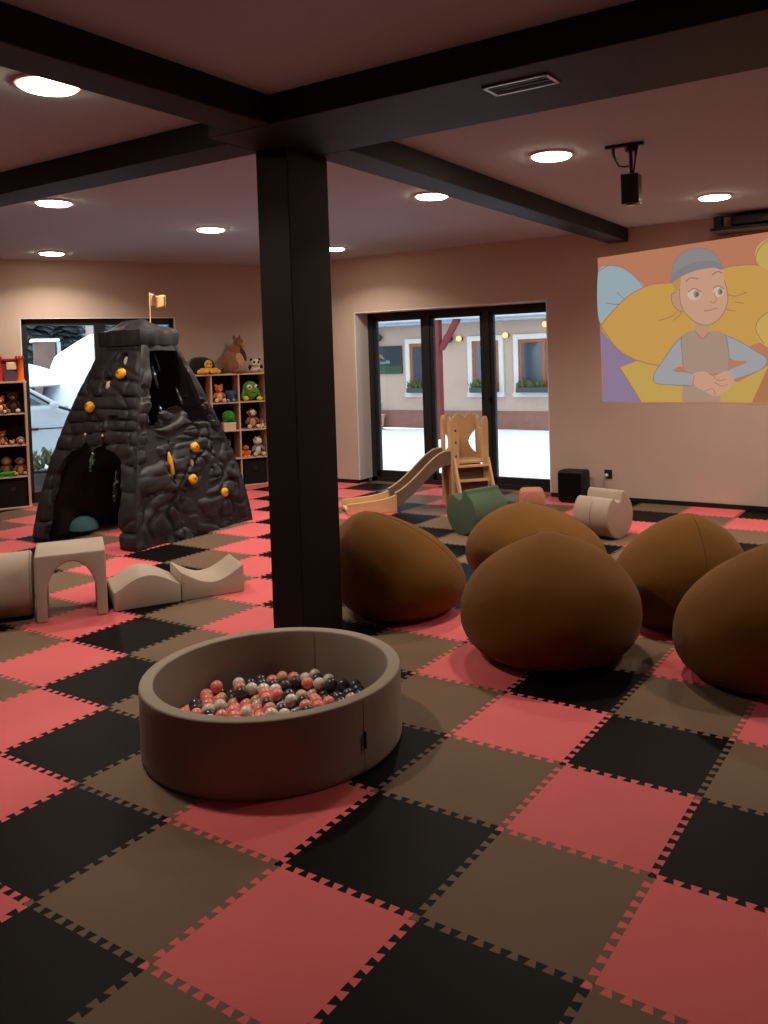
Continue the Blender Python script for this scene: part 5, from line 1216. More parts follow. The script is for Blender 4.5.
((177,150,131),[(-1.073,1.659),(-1.049,1.681),(-1.013,1.698),(-0.975,1.708),(-0.944,1.709),(-0.922,1.695),(-0.905,1.670),(-0.889,1.645),(-0.873,1.633),(-0.857,1.640),(-0.843,1.660),(-0.826,1.681),(-0.803,1.692),(-0.768,1.695),(-0.725,1.693),(-0.684,1.682),(-0.653,1.659),(-0.638,1.618),(-0.631,1.561),(-0.630,1.501),(-0.628,1.450),(-0.624,1.408),(-0.620,1.371),(-0.621,1.339),(-0.630,1.316),(-0.650,1.302),(-0.677,1.297),(-0.711,1.297),(-0.751,1.296),(-0.800,1.294),(-0.859,1.293),(-0.917,1.295),(-0.965,1.299),(-0.998,1.306),(-1.024,1.315),(-1.042,1.328),(-1.057,1.350),(-1.066,1.384),(-1.069,1.427),(-1.070,1.473),(-1.070,1.516),(-1.075,1.556),(-1.081,1.595),(-1.082,1.631)]),
((177,150,131),[(-1.065,1.196),(-0.913,1.170),(-0.722,1.128),(-0.708,1.026),(-1.079,1.024)]),
((149,131,126),[(-1.065,1.662),(-1.077,1.651),(-1.094,1.637),(-1.114,1.619),(-1.135,1.599),(-1.155,1.576),(-1.175,1.552),(-1.195,1.523),(-1.216,1.494),(-1.236,1.463),(-1.256,1.434),(-1.277,1.406),(-1.300,1.376),(-1.322,1.348),(-1.340,1.320),(-1.353,1.295),(-1.359,1.273),(-1.361,1.253),(-1.359,1.235),(-1.352,1.219),(-1.342,1.206),(-1.330,1.198),(-1.316,1.193),(-1.299,1.191),(-1.275,1.190),(-1.244,1.188),(-1.197,1.184),(-1.136,1.179),(-1.072,1.175),(-1.016,1.172),(-0.978,1.169),(-0.978,1.177),(-1.016,1.180),(-1.072,1.183),(-1.135,1.188),(-1.196,1.192),(-1.243,1.196),(-1.275,1.198),(-1.298,1.200),(-1.314,1.202),(-1.326,1.205),(-1.336,1.212),(-1.345,1.223),(-1.350,1.237),(-1.353,1.253),(-1.351,1.272),(-1.345,1.292),(-1.333,1.316),(-1.315,1.343),(-1.293,1.371),(-1.271,1.401),(-1.249,1.430),(-1.229,1.459),(-1.209,1.489),(-1.188,1.519),(-1.168,1.546),(-1.149,1.571),(-1.129,1.593),(-1.108,1.613),(-1.088,1.631),(-1.072,1.645),(-1.060,1.656)]),
((149,131,126),[(-0.663,1.651),(-0.646,1.643),(-0.624,1.634),(-0.597,1.622),(-0.568,1.608),(-0.540,1.593),(-0.511,1.575),(-0.479,1.555),(-0.447,1.533),(-0.416,1.512),(-0.389,1.493),(-0.365,1.477),(-0.342,1.463),(-0.322,1.450),(-0.307,1.437),(-0.297,1.424),(-0.292,1.409),(-0.292,1.393),(-0.297,1.376),(-0.305,1.360),(-0.317,1.345),(-0.334,1.332),(-0.356,1.320),(-0.382,1.308),(-0.411,1.297),(-0.442,1.285),(-0.478,1.271),(-0.520,1.257),(-0.563,1.243),(-0.601,1.232),(-0.627,1.223),(-0.625,1.215),(-0.599,1.224),(-0.561,1.236),(-0.518,1.250),(-0.476,1.264),(-0.440,1.277),(-0.409,1.289),(-0.380,1.301),(-0.353,1.313),(-0.330,1.325),(-0.312,1.339),(-0.299,1.355),(-0.290,1.373),(-0.285,1.392),(-0.285,1.410),(-0.290,1.427),(-0.301,1.443),(-0.318,1.457),(-0.338,1.470),(-0.361,1.484),(-0.385,1.500),(-0.412,1.518),(-0.443,1.540),(-0.475,1.561),(-0.507,1.582),(-0.536,1.600),(-0.565,1.615),(-0.594,1.629),(-0.621,1.641),(-0.643,1.651),(-0.660,1.658)]),
((149,131,126),[(-1.077,1.659),(-1.077,1.640),(-1.077,1.614),(-1.077,1.582),(-1.076,1.549),(-1.074,1.516),(-1.072,1.481),(-1.069,1.441),(-1.066,1.402),(-1.063,1.368),(-1.061,1.344),(-1.053,1.345),(-1.055,1.369),(-1.058,1.403),(-1.061,1.442),(-1.064,1.481),(-1.066,1.516),(-1.068,1.549),(-1.068,1.582),(-1.069,1.614),(-1.069,1.640),(-1.069,1.659)]),
((149,131,126),[(-0.657,1.659),(-0.653,1.634),(-0.647,1.597),(-0.641,1.556),(-0.635,1.514),(-0.632,1.476),(-0.630,1.441),(-0.631,1.405),(-0.632,1.371),(-0.633,1.342),(-0.634,1.321),(-0.626,1.321),(-0.625,1.342),(-0.624,1.371),(-0.623,1.405),(-0.622,1.441),(-0.624,1.477),(-0.628,1.515),(-0.633,1.557),(-0.640,1.599),(-0.646,1.635),(-0.650,1.660)]),
((149,131,126),[(-1.129,1.314),(-1.118,1.314),(-1.102,1.315),(-1.084,1.316),(-1.065,1.315),(-1.047,1.313),(-1.028,1.309),(-1.007,1.302),(-0.986,1.295),(-0.968,1.289),(-0.956,1.284),(-0.953,1.292),(-0.965,1.296),(-0.983,1.303),(-1.004,1.310),(-1.026,1.317),(-1.046,1.321),(-1.065,1.323),(-1.084,1.324),(-1.103,1.323),(-1.118,1.323),(-1.129,1.323)]),
((149,131,126),[(-0.948,1.707),(-0.938,1.694),(-0.924,1.674),(-0.908,1.652),(-0.891,1.635),(-0.873,1.626),(-0.856,1.631),(-0.839,1.645),(-0.823,1.662),(-0.809,1.679),(-0.800,1.690),(-0.806,1.695),(-0.815,1.684),(-0.829,1.668),(-0.844,1.651),(-0.860,1.638),(-0.873,1.634),(-0.886,1.641),(-0.902,1.658),(-0.918,1.679),(-0.931,1.698),(-0.941,1.711)]),
((211,164,136),[(-0.970,1.288),(-0.950,1.302),(-0.919,1.311),(-0.886,1.314),(-0.857,1.314),(-0.836,1.306),(-0.818,1.290),(-0.800,1.276),(-0.778,1.269),(-0.746,1.277),(-0.710,1.294),(-0.674,1.310),(-0.646,1.316),(-0.625,1.309),(-0.608,1.294),(-0.597,1.276),(-0.590,1.256),(-0.587,1.236),(-0.590,1.213),(-0.597,1.191),(-0.606,1.171),(-0.619,1.154),(-0.636,1.138),(-0.655,1.125),(-0.675,1.112),(-0.695,1.099),(-0.715,1.086),(-0.737,1.077),(-0.760,1.074),(-0.784,1.080),(-0.809,1.093),(-0.835,1.108),(-0.860,1.123),(-0.886,1.137),(-0.913,1.150),(-0.938,1.165),(-0.956,1.184),(-0.968,1.209),(-0.976,1.238),(-0.978,1.267)]),
((185,128,108),[(-0.780,1.267),(-0.774,1.260),(-0.764,1.250),(-0.753,1.238),(-0.740,1.228),(-0.727,1.222),(-0.712,1.220),(-0.695,1.222),(-0.680,1.226),(-0.666,1.229),(-0.656,1.232),(-0.658,1.240),(-0.668,1.237),(-0.681,1.234),(-0.697,1.230),(-0.712,1.228),(-0.724,1.229),(-0.736,1.235),(-0.747,1.244),(-0.759,1.255),(-0.768,1.265),(-0.775,1.272)]),
((185,128,108),[(-0.765,1.206),(-0.757,1.200),(-0.745,1.191),(-0.730,1.181),(-0.715,1.172),(-0.701,1.167),(-0.686,1.168),(-0.671,1.173),(-0.656,1.179),(-0.644,1.185),(-0.636,1.189),(-0.639,1.196),(-0.647,1.192),(-0.659,1.186),(-0.673,1.180),(-0.687,1.176),(-0.700,1.175),(-0.712,1.180),(-0.726,1.188),(-0.740,1.198),(-0.752,1.207),(-0.760,1.213)]),
((185,128,108),[(-0.859,1.119),(-0.847,1.124),(-0.829,1.131),(-0.810,1.138),(-0.793,1.142),(-0.781,1.141),(-0.775,1.134),(-0.770,1.121),(-0.767,1.104),(-0.765,1.089),(-0.763,1.079),(-0.756,1.080),(-0.757,1.091),(-0.759,1.106),(-0.763,1.123),(-0.768,1.138),(-0.778,1.148),(-0.793,1.150),(-0.812,1.145),(-0.832,1.138),(-0.849,1.131),(-0.861,1.127)]),
((185,128,108),[(-0.958,1.283),(-0.961,1.268),(-0.965,1.246),(-0.970,1.222),(-0.974,1.200),(-0.976,1.185),(-0.968,1.183),(-0.966,1.198),(-0.961,1.221),(-0.957,1.245),(-0.953,1.267),(-0.950,1.282)]),
((202,152,124),[(-1.121,2.091),(-1.135,2.093),(-1.148,2.090),(-1.159,2.083),(-1.165,2.072),(-1.168,2.054),(-1.166,2.030),(-1.162,2.005),(-1.156,1.983),(-1.147,1.963),(-1.134,1.944),(-1.121,1.927),(-1.107,1.914),(-1.093,1.903),(-1.077,1.894),(-1.063,1.892),(-1.053,1.900),(-1.045,1.926),(-1.040,1.964),(-1.040,2.005),(-1.045,2.037),(-1.058,2.058),(-1.079,2.073),(-1.102,2.084)]),
((211,164,136),[(-1.069,2.230),(-1.037,2.253),(-0.994,2.269),(-0.944,2.279),(-0.894,2.287),(-0.839,2.293),(-0.779,2.297),(-0.723,2.296),(-0.683,2.286),(-0.664,2.266),(-0.659,2.238),(-0.661,2.205),(-0.659,2.172),(-0.651,2.139),(-0.642,2.103),(-0.634,2.068),(-0.629,2.037),(-0.628,2.013),(-0.629,1.992),(-0.632,1.973),(-0.636,1.952),(-0.642,1.931),(-0.649,1.908),(-0.658,1.887),(-0.668,1.866),(-0.681,1.847),(-0.696,1.829),(-0.712,1.812),(-0.730,1.797),(-0.748,1.784),(-0.768,1.772),(-0.788,1.763),(-0.810,1.757),(-0.832,1.756),(-0.855,1.758),(-0.879,1.764),(-0.903,1.772),(-0.927,1.786),(-0.951,1.803),(-0.975,1.822),(-0.996,1.842),(-1.015,1.863),(-1.031,1.884),(-1.045,1.907),(-1.057,1.933),(-1.067,1.963),(-1.075,1.995),(-1.080,2.030),(-1.082,2.066),(-1.086,2.108),(-1.088,2.153),(-1.084,2.196)]),
((166,123,94),[(-1.086,2.121),(-1.086,2.106),(-1.086,2.084),(-1.085,2.059),(-1.084,2.034),(-1.082,2.011),(-1.079,1.991),(-1.075,1.973),(-1.070,1.955),(-1.063,1.937),(-1.056,1.920),(-1.047,1.903),(-1.037,1.887),(-1.026,1.871),(-1.013,1.855),(-0.999,1.840),(-0.983,1.824),(-0.964,1.808),(-0.944,1.793),(-0.924,1.779),(-0.904,1.769),(-0.885,1.761),(-0.866,1.756),(-0.846,1.753),(-0.827,1.752),(-0.809,1.753),(-0.791,1.757),(-0.774,1.764),(-0.758,1.773),(-0.742,1.783),(-0.727,1.794),(-0.713,1.805),(-0.700,1.818),(-0.687,1.833),(-0.676,1.848),(-0.665,1.864),(-0.656,1.881),(-0.647,1.899),(-0.640,1.918),(-0.634,1.938),(-0.629,1.957),(-0.627,1.975),(-0.625,1.993),(-0.625,2.011),(-0.626,2.030),(-0.628,2.051),(-0.632,2.076),(-0.638,2.104),(-0.645,2.132),(-0.651,2.156),(-0.655,2.173),(-0.662,2.172),(-0.658,2.155),(-0.652,2.130),(-0.646,2.102),(-0.640,2.075),(-0.636,2.050),(-0.634,2.030),(-0.633,2.011),(-0.633,1.994),(-0.634,1.976),(-0.637,1.959),(-0.641,1.940),(-0.647,1.921),(-0.654,1.903),(-0.663,1.885),(-0.672,1.868),(-0.682,1.853),(-0.693,1.838),(-0.705,1.824),(-0.719,1.811),(-0.732,1.800),(-0.747,1.790),(-0.762,1.780),(-0.777,1.772),(-0.794,1.765),(-0.810,1.761),(-0.827,1.760),(-0.846,1.761),(-0.864,1.764),(-0.883,1.769),(-0.901,1.776),(-0.920,1.786),(-0.940,1.799),(-0.959,1.814),(-0.977,1.830),(-0.993,1.845),(-1.007,1.860),(-1.020,1.875),(-1.030,1.891),(-1.040,1.907),(-1.048,1.924),(-1.056,1.940),(-1.062,1.957),(-1.067,1.974),(-1.071,1.992),(-1.074,2.012),(-1.076,2.034),(-1.077,2.059),(-1.077,2.084),(-1.077,2.106),(-1.077,2.121)]),
((166,123,94),[(-1.122,2.089),(-1.128,2.088),(-1.138,2.086),(-1.149,2.083),(-1.160,2.077),(-1.167,2.068),(-1.169,2.054),(-1.169,2.036),(-1.166,2.018),(-1.162,1.999),(-1.157,1.981),(-1.149,1.965),(-1.139,1.949),(-1.127,1.934),(-1.115,1.921),(-1.104,1.910),(-1.093,1.903),(-1.080,1.900),(-1.069,1.898),(-1.059,1.897),(-1.053,1.896),(-1.052,1.904),(-1.059,1.905),(-1.068,1.906),(-1.079,1.908),(-1.089,1.911),(-1.099,1.917),(-1.110,1.927),(-1.121,1.939),(-1.132,1.954),(-1.142,1.969),(-1.149,1.984),(-1.154,2.000),(-1.158,2.019),(-1.160,2.037),(-1.161,2.053),(-1.159,2.064),(-1.154,2.071),(-1.146,2.075),(-1.136,2.078),(-1.126,2.080),(-1.120,2.081)]),
((199,149,85),[(-1.141,2.194),(-1.126,2.208),(-1.104,2.222),(-1.082,2.231),(-1.069,2.230),(-1.065,2.211),(-1.068,2.180),(-1.075,2.147),(-1.082,2.121),(-1.089,2.104),(-1.098,2.092),(-1.107,2.084),(-1.115,2.082),(-1.122,2.089),(-1.128,2.103),(-1.133,2.120),(-1.136,2.136),(-1.140,2.151),(-1.144,2.166),(-1.146,2.181)]),
((148,144,143),[(-1.158,2.192),(-1.164,2.212),(-1.163,2.245),(-1.157,2.284),(-1.150,2.318),(-1.141,2.347),(-1.129,2.375),(-1.115,2.401),(-1.098,2.424),(-1.079,2.442),(-1.057,2.458),(-1.033,2.471),(-1.010,2.481),(-0.986,2.488),(-0.962,2.493),(-0.937,2.494),(-0.912,2.494),(-0.885,2.491),(-0.858,2.485),(-0.831,2.478),(-0.806,2.468),(-0.784,2.456),(-0.763,2.442),(-0.744,2.425),(-0.728,2.407),(-0.714,2.386),(-0.703,2.362),(-0.695,2.338),(-0.688,2.319),(-0.681,2.303),(-0.675,2.290),(-0.673,2.280),(-0.678,2.275),(-0.690,2.278),(-0.709,2.287),(-0.733,2.297),(-0.761,2.303),(-0.796,2.303),(-0.838,2.301),(-0.881,2.296),(-0.921,2.289),(-0.958,2.280),(-0.993,2.270),(-1.026,2.258),(-1.057,2.245),(-1.087,2.229),(-1.116,2.208),(-1.141,2.193)]),
((139,135,136),[(-1.163,2.182),(-1.164,2.198),(-1.154,2.227),(-1.136,2.260),(-1.112,2.288),(-1.078,2.309),(-1.036,2.328),(-0.990,2.344),(-0.947,2.356),(-0.905,2.364),(-0.863,2.367),(-0.822,2.367),(-0.786,2.364),(-0.754,2.358),(-0.725,2.348),(-0.700,2.336),(-0.682,2.323),(-0.672,2.309),(-0.667,2.292),(-0.668,2.278),(-0.675,2.270),(-0.688,2.272),(-0.708,2.281),(-0.732,2.292),(-0.761,2.298),(-0.796,2.298),(-0.837,2.296),(-0.880,2.291),(-0.921,2.284),(-0.959,2.274),(-0.996,2.262),(-1.031,2.248),(-1.063,2.235),(-1.095,2.218),(-1.125,2.199),(-1.150,2.184)]),
((149,131,126),[(-1.153,2.186),(-1.153,2.206),(-1.152,2.233),(-1.151,2.264),(-1.148,2.295),(-1.143,2.322),(-1.135,2.346),(-1.126,2.368),(-1.115,2.389),(-1.103,2.409),(-1.089,2.426),(-1.074,2.440),(-1.058,2.453),(-1.040,2.463),(-1.021,2.472),(-1.002,2.479),(-0.984,2.485),(-0.965,2.489),(-0.946,2.492),(-0.927,2.493),(-0.907,2.492),(-0.886,2.490),(-0.864,2.486),(-0.842,2.481),(-0.821,2.474),(-0.802,2.466),(-0.784,2.457),(-0.768,2.445),(-0.752,2.433),(-0.738,2.419),(-0.726,2.405),(-0.715,2.388),(-0.706,2.368),(-0.699,2.347),(-0.693,2.330),(-0.689,2.317),(-0.681,2.319),(-0.686,2.332),(-0.692,2.350),(-0.699,2.370),(-0.709,2.391),(-0.720,2.409),(-0.732,2.424),(-0.747,2.439),(-0.763,2.452),(-0.781,2.464),(-0.799,2.474),(-0.819,2.482),(-0.841,2.489),(-0.863,2.494),(-0.885,2.498),(-0.907,2.500),(-0.927,2.501),(-0.947,2.500),(-0.967,2.497),(-0.987,2.493),(-1.006,2.487),(-1.025,2.480),(-1.044,2.471),(-1.062,2.460),(-1.080,2.447),(-1.096,2.431),(-1.110,2.414),(-1.122,2.394),(-1.134,2.372),(-1.143,2.349),(-1.151,2.325),(-1.156,2.297),(-1.159,2.265),(-1.160,2.234),(-1.161,2.206),(-1.162,2.187)]),
((219,194,170),[(-0.877,2.053),(-0.877,2.049),(-0.878,2.045),(-0.879,2.041),(-0.880,2.037),(-0.882,2.033),(-0.884,2.029),(-0.887,2.025),(-0.889,2.022),(-0.893,2.019),(-0.896,2.016),(-0.900,2.013),(-0.904,2.011),(-0.908,2.009),(-0.913,2.007),(-0.917,2.006),(-0.922,2.004),(-0.927,2.004),(-0.932,2.003),(-0.937,2.003),(-0.942,2.003),(-0.947,2.003),(-0.952,2.004),(-0.957,2.005),(-0.962,2.007),(-0.967,2.009),(-0.971,2.011),(-0.976,2.013),(-0.980,2.016),(-0.984,2.019),(-0.988,2.022),(-0.991,2.025),(-0.994,2.029),(-0.997,2.032),(-0.999,2.036),(-1.001,2.040),(-1.003,2.044),(-1.004,2.049),(-1.005,2.053),(-1.006,2.057),(-1.006,2.061),(-1.006,2.066),(-1.005,2.070),(-1.004,2.074),(-1.003,2.078),(-1.001,2.082),(-0.998,2.086),(-0.996,2.089),(-0.993,2.093),(-0.990,2.096),(-0.986,2.099),(-0.982,2.101),(-0.978,2.104),(-0.974,2.106),(-0.970,2.108),(-0.965,2.109),(-0.960,2.110),(-0.955,2.111),(-0.950,2.112),(-0.945,2.112),(-0.940,2.112),(-0.935,2.111),(-0.930,2.110),(-0.925,2.109),(-0.920,2.108),(-0.916,2.106),(-0.911,2.104),(-0.907,2.101),(-0.902,2.099),(-0.898,2.096),(-0.895,2.093),(-0.891,2.089),(-0.888,2.086),(-0.886,2.082),(-0.883,2.078),(-0.881,2.074),(-0.879,2.070),(-0.878,2.066),(-0.877,2.062),(-0.877,2.057)]),
((162,144,115),[(-0.890,2.054),(-0.890,2.051),(-0.890,2.049),(-0.891,2.046),(-0.892,2.043),(-0.892,2.041),(-0.893,2.038),(-0.895,2.036),(-0.896,2.034),(-0.897,2.032),(-0.899,2.030),(-0.901,2.028),(-0.903,2.026),(-0.905,2.025),(-0.907,2.024),(-0.909,2.023),(-0.911,2.022),(-0.913,2.021),(-0.915,2.021),(-0.918,2.021),(-0.920,2.021),(-0.922,2.021),(-0.925,2.021),(-0.927,2.022),(-0.929,2.023),(-0.931,2.024),(-0.933,2.025),(-0.936,2.027),(-0.937,2.028),(-0.939,2.030),(-0.941,2.032),(-0.942,2.034),(-0.944,2.037),(-0.945,2.039),(-0.946,2.042),(-0.947,2.044),(-0.948,2.047),(-0.948,2.049),(-0.949,2.052),(-0.949,2.055),(-0.949,2.058),(-0.949,2.061),(-0.949,2.063),(-0.948,2.066),(-0.947,2.069),(-0.947,2.071),(-0.946,2.074),(-0.944,2.076),(-0.943,2.078),(-0.942,2.080),(-0.940,2.082),(-0.938,2.084),(-0.936,2.086),(-0.934,2.087),(-0.932,2.088),(-0.930,2.089),(-0.928,2.090),(-0.926,2.091),(-0.924,2.091),(-0.921,2.091),(-0.919,2.091),(-0.917,2.091),(-0.914,2.090),(-0.912,2.090),(-0.910,2.089),(-0.908,2.088),(-0.906,2.086),(-0.904,2.085),(-0.902,2.083),(-0.900,2.081),(-0.898,2.079),(-0.897,2.077),(-0.895,2.075),(-0.894,2.073),(-0.893,2.070),(-0.892,2.068),(-0.891,2.065),(-0.891,2.062),(-0.890,2.060),(-0.890,2.057)]),
((117,99,85),[(-0.901,2.055),(-0.901,2.053),(-0.901,2.052),(-0.901,2.050),(-0.901,2.049),(-0.902,2.047),(-0.902,2.046),(-0.903,2.045),(-0.903,2.044),(-0.904,2.043),(-0.905,2.042),(-0.906,2.041),(-0.907,2.040),(-0.907,2.039),(-0.908,2.038),(-0.909,2.038),(-0.910,2.037),(-0.911,2.037),(-0.912,2.037),(-0.913,2.037),(-0.914,2.037),(-0.916,2.037),(-0.917,2.037),(-0.918,2.037),(-0.919,2.038),(-0.920,2.038),(-0.921,2.039),(-0.921,2.040),(-0.922,2.041),(-0.923,2.042),(-0.924,2.043),(-0.925,2.044),(-0.925,2.045),(-0.926,2.046),(-0.926,2.048),(-0.927,2.049),(-0.927,2.050),(-0.927,2.052),(-0.927,2.053),(-0.928,2.055),(-0.928,2.056),(-0.928,2.058),(-0.927,2.059),(-0.927,2.061),(-0.927,2.062),(-0.926,2.064),(-0.926,2.065),(-0.925,2.066),(-0.925,2.067),(-0.924,2.069),(-0.923,2.070),(-0.923,2.071),(-0.922,2.071),(-0.921,2.072),(-0.920,2.073),(-0.919,2.073),(-0.918,2.074),(-0.917,2.074),(-0.916,2.074),(-0.915,2.075),(-0.914,2.074),(-0.913,2.074),(-0.912,2.074),(-0.911,2.074),(-0.910,2.073),(-0.909,2.073),(-0.908,2.072),(-0.907,2.071),(-0.906,2.070),(-0.905,2.069),(-0.904,2.068),(-0.904,2.067),(-0.903,2.066),(-0.903,2.065),(-0.902,2.063),(-0.902,2.062),(-0.901,2.061),(-0.901,2.059),(-0.901,2.058),(-0.901,2.056)]),
((219,194,170),[(-0.663,2.066),(-0.663,2.062),(-0.664,2.058),(-0.664,2.054),(-0.665,2.051),(-0.667,2.047),(-0.669,2.043),(-0.670,2.040),(-0.673,2.037),(-0.675,2.034),(-0.678,2.031),(-0.681,2.029),(-0.684,2.026),(-0.687,2.024),(-0.690,2.023),(-0.694,2.021),(-0.698,2.020),(-0.701,2.019),(-0.705,2.019),(-0.709,2.018),(-0.713,2.019),(-0.717,2.019),(-0.721,2.020),(-0.725,2.021),(-0.728,2.022),(-0.732,2.024),(-0.736,2.025),(-0.739,2.028),(-0.742,2.030),(-0.745,2.033),(-0.748,2.036),(-0.751,2.039),(-0.753,2.042),(-0.755,2.045),(-0.757,2.049),(-0.759,2.053),(-0.760,2.057),(-0.761,2.061),(-0.762,2.065),(-0.762,2.069),(-0.762,2.073),(-0.762,2.077),(-0.761,2.081),(-0.761,2.084),(-0.759,2.088),(-0.758,2.092),(-0.756,2.095),(-0.754,2.099),(-0.752,2.102),(-0.750,2.105),(-0.747,2.108),(-0.744,2.110),(-0.741,2.112),(-0.738,2.114),(-0.734,2.116),(-0.731,2.118),(-0.727,2.119),(-0.723,2.120),(-0.719,2.120),(-0.715,2.120),(-0.711,2.120),(-0.708,2.120),(-0.704,2.119),(-0.700,2.118),(-0.696,2.117),(-0.693,2.115),(-0.689,2.113),(-0.686,2.111),(-0.683,2.108),(-0.680,2.106),(-0.677,2.103),(-0.674,2.100),(-0.672,2.096),(-0.670,2.093),(-0.668,2.089),(-0.666,2.086),(-0.665,2.082),(-0.664,2.078),(-0.663,2.074),(-0.663,2.070)]),
((162,144,115),[(-0.673,2.064),(-0.673,2.062),(-0.674,2.059),(-0.674,2.057),(-0.675,2.054),(-0.675,2.052),(-0.676,2.050),(-0.677,2.048),(-0.678,2.046),(-0.679,2.044),(-0.680,2.042),(-0.682,2.040),(-0.683,2.039),(-0.685,2.038),(-0.686,2.036),(-0.688,2.035),(-0.690,2.035),(-0.692,2.034),(-0.693,2.034),(-0.695,2.034),(-0.697,2.034),(-0.699,2.034),(-0.701,2.034),(-0.703,2.035),(-0.704,2.036),(-0.706,2.037),(-0.708,2.038),(-0.709,2.039),(-0.711,2.041),(-0.712,2.042),(-0.714,2.044),(-0.715,2.046),(-0.716,2.048),(-0.717,2.050),(-0.718,2.052),(-0.719,2.055),(-0.719,2.057),(-0.720,2.060),(-0.720,2.062),(-0.720,2.065),(-0.720,2.067),(-0.720,2.070),(-0.720,2.072),(-0.719,2.075),(-0.719,2.077),(-0.718,2.079),(-0.717,2.082),(-0.716,2.084),(-0.715,2.086),(-0.714,2.088),(-0.713,2.089),(-0.712,2.091),(-0.710,2.092),(-0.709,2.094),(-0.707,2.095),(-0.705,2.096),(-0.703,2.097),(-0.702,2.097),(-0.700,2.098),(-0.698,2.098),(-0.696,2.098),(-0.694,2.097),(-0.693,2.097),(-0.691,2.096),(-0.689,2.096),(-0.687,2.095),(-0.686,2.093),(-0.684,2.092),(-0.682,2.091),(-0.681,2.089),(-0.680,2.087),(-0.679,2.085),(-0.677,2.083),(-0.676,2.081),(-0.676,2.079),(-0.675,2.076),(-0.674,2.074),(-0.674,2.072),(-0.673,2.069),(-0.673,2.067)]),
((117,99,85),[(-0.681,2.065),(-0.681,2.063),(-0.681,2.062),(-0.681,2.061),(-0.682,2.060),(-0.682,2.059),(-0.682,2.057),(-0.683,2.056),(-0.683,2.055),(-0.684,2.054),(-0.684,2.053),(-0.685,2.053),(-0.686,2.052),(-0.686,2.051),(-0.687,2.051),(-0.688,2.050),(-0.688,2.050),(-0.689,2.050),(-0.690,2.049),(-0.691,2.049),(-0.692,2.049),(-0.693,2.049),(-0.693,2.050),(-0.694,2.050),(-0.695,2.050),(-0.696,2.051),(-0.696,2.051),(-0.697,2.052),(-0.698,2.053),(-0.698,2.054),(-0.699,2.054),(-0.700,2.055),(-0.700,2.056),(-0.700,2.057),(-0.701,2.059),(-0.701,2.060),(-0.701,2.061),(-0.702,2.062),(-0.702,2.063),(-0.702,2.065),(-0.702,2.066),(-0.702,2.067),(-0.702,2.068),(-0.702,2.070),(-0.701,2.071),(-0.701,2.072),(-0.701,2.073),(-0.700,2.074),(-0.700,2.075),(-0.699,2.076),(-0.699,2.077),(-0.698,2.078),(-0.697,2.079),(-0.697,2.079),(-0.696,2.080),(-0.695,2.080),(-0.694,2.081),(-0.694,2.081),(-0.693,2.081),(-0.692,2.081),(-0.691,2.081),(-0.690,2.081),(-0.690,2.081),(-0.689,2.081),(-0.688,2.080),(-0.687,2.080),(-0.686,2.079),(-0.686,2.079),(-0.685,2.078),(-0.684,2.077),(-0.684,2.076),(-0.683,2.075),(-0.683,2.074),(-0.682,2.073),(-0.682,2.072),(-0.682,2.071),(-0.681,2.070),(-0.681,2.068),(-0.681,2.067),(-0.681,2.066)]),
((166,123,94),[(-1.017,2.178),(-1.010,2.184),(-1.001,2.192),(-0.991,2.201),(-0.980,2.208),(-0.970,2.212),(-0.957,2.211),(-0.942,2.208),(-0.926,2.203),(-0.912,2.199),(-0.902,2.196),(-0.900,2.206),(-0.909,2.209),(-0.923,2.214),(-0.940,2.219),(-0.957,2.222),(-0.972,2.222),(-0.985,2.218),(-0.998,2.210),(-1.009,2.200),(-1.018,2.192),(-1.024,2.187)]),
((166,123,94),[(-0.770,2.224),(-0.762,2.229),(-0.750,2.236),(-0.737,2.243),(-0.724,2.249),(-0.714,2.251),(-0.706,2.250),(-0.699,2.247),(-0.692,2.242),(-0.686,2.237),(-0.681,2.234),(-0.676,2.242),(-0.680,2.245),(-0.686,2.250),(-0.694,2.256),(-0.704,2.261),(-0.715,2.262),(-0.728,2.259),(-0.742,2.253),(-0.755,2.245),(-0.767,2.238),(-0.776,2.234)]),
((166,123,94),[(-0.997,2.078),(-0.989,2.083),(-0.978,2.091),(-0.965,2.099),(-0.952,2.104),(-0.940,2.106),(-0.928,2.103),(-0.914,2.095),(-0.900,2.086),(-0.888,2.076),(-0.879,2.070),(-0.873,2.079),(-0.882,2.085),(-0.894,2.094),(-0.909,2.104),(-0.925,2.113),(-0.940,2.117),(-0.955,2.115),(-0.970,2.108),(-0.984,2.100),(-0.995,2.092),(-1.003,2.088)]),
((166,123,94),[(-0.762,2.095),(-0.754,2.099),(-0.744,2.105),(-0.732,2.112),(-0.721,2.116),(-0.712,2.117),(-0.703,2.114),(-0.693,2.107),(-0.683,2.098),(-0.675,2.089),(-0.668,2.084),(-0.662,2.091),(-0.668,2.097),(-0.677,2.106),(-0.687,2.115),(-0.699,2.124),(-0.711,2.128),(-0.724,2.127),(-0.737,2.122),(-0.749,2.115),(-0.760,2.108),(-0.767,2.104)]),
((185,128,108),[(-0.758,2.060),(-0.755,2.050),(-0.749,2.035),(-0.744,2.018),(-0.740,2.002),(-0.738,1.991),(-0.740,1.984),(-0.744,1.978),(-0.750,1.974),(-0.756,1.971),(-0.762,1.969),(-0.767,1.969),(-0.774,1.972),(-0.780,1.975),(-0.787,1.979),(-0.791,1.981),(-0.794,1.974),(-0.790,1.972),(-0.784,1.968),(-0.776,1.964),(-0.768,1.961),(-0.761,1.961),(-0.753,1.963),(-0.746,1.967),(-0.739,1.972),(-0.733,1.980),(-0.731,1.990),(-0.732,2.003),(-0.736,2.020),(-0.742,2.037),(-0.747,2.052),(-0.751,2.063)]),
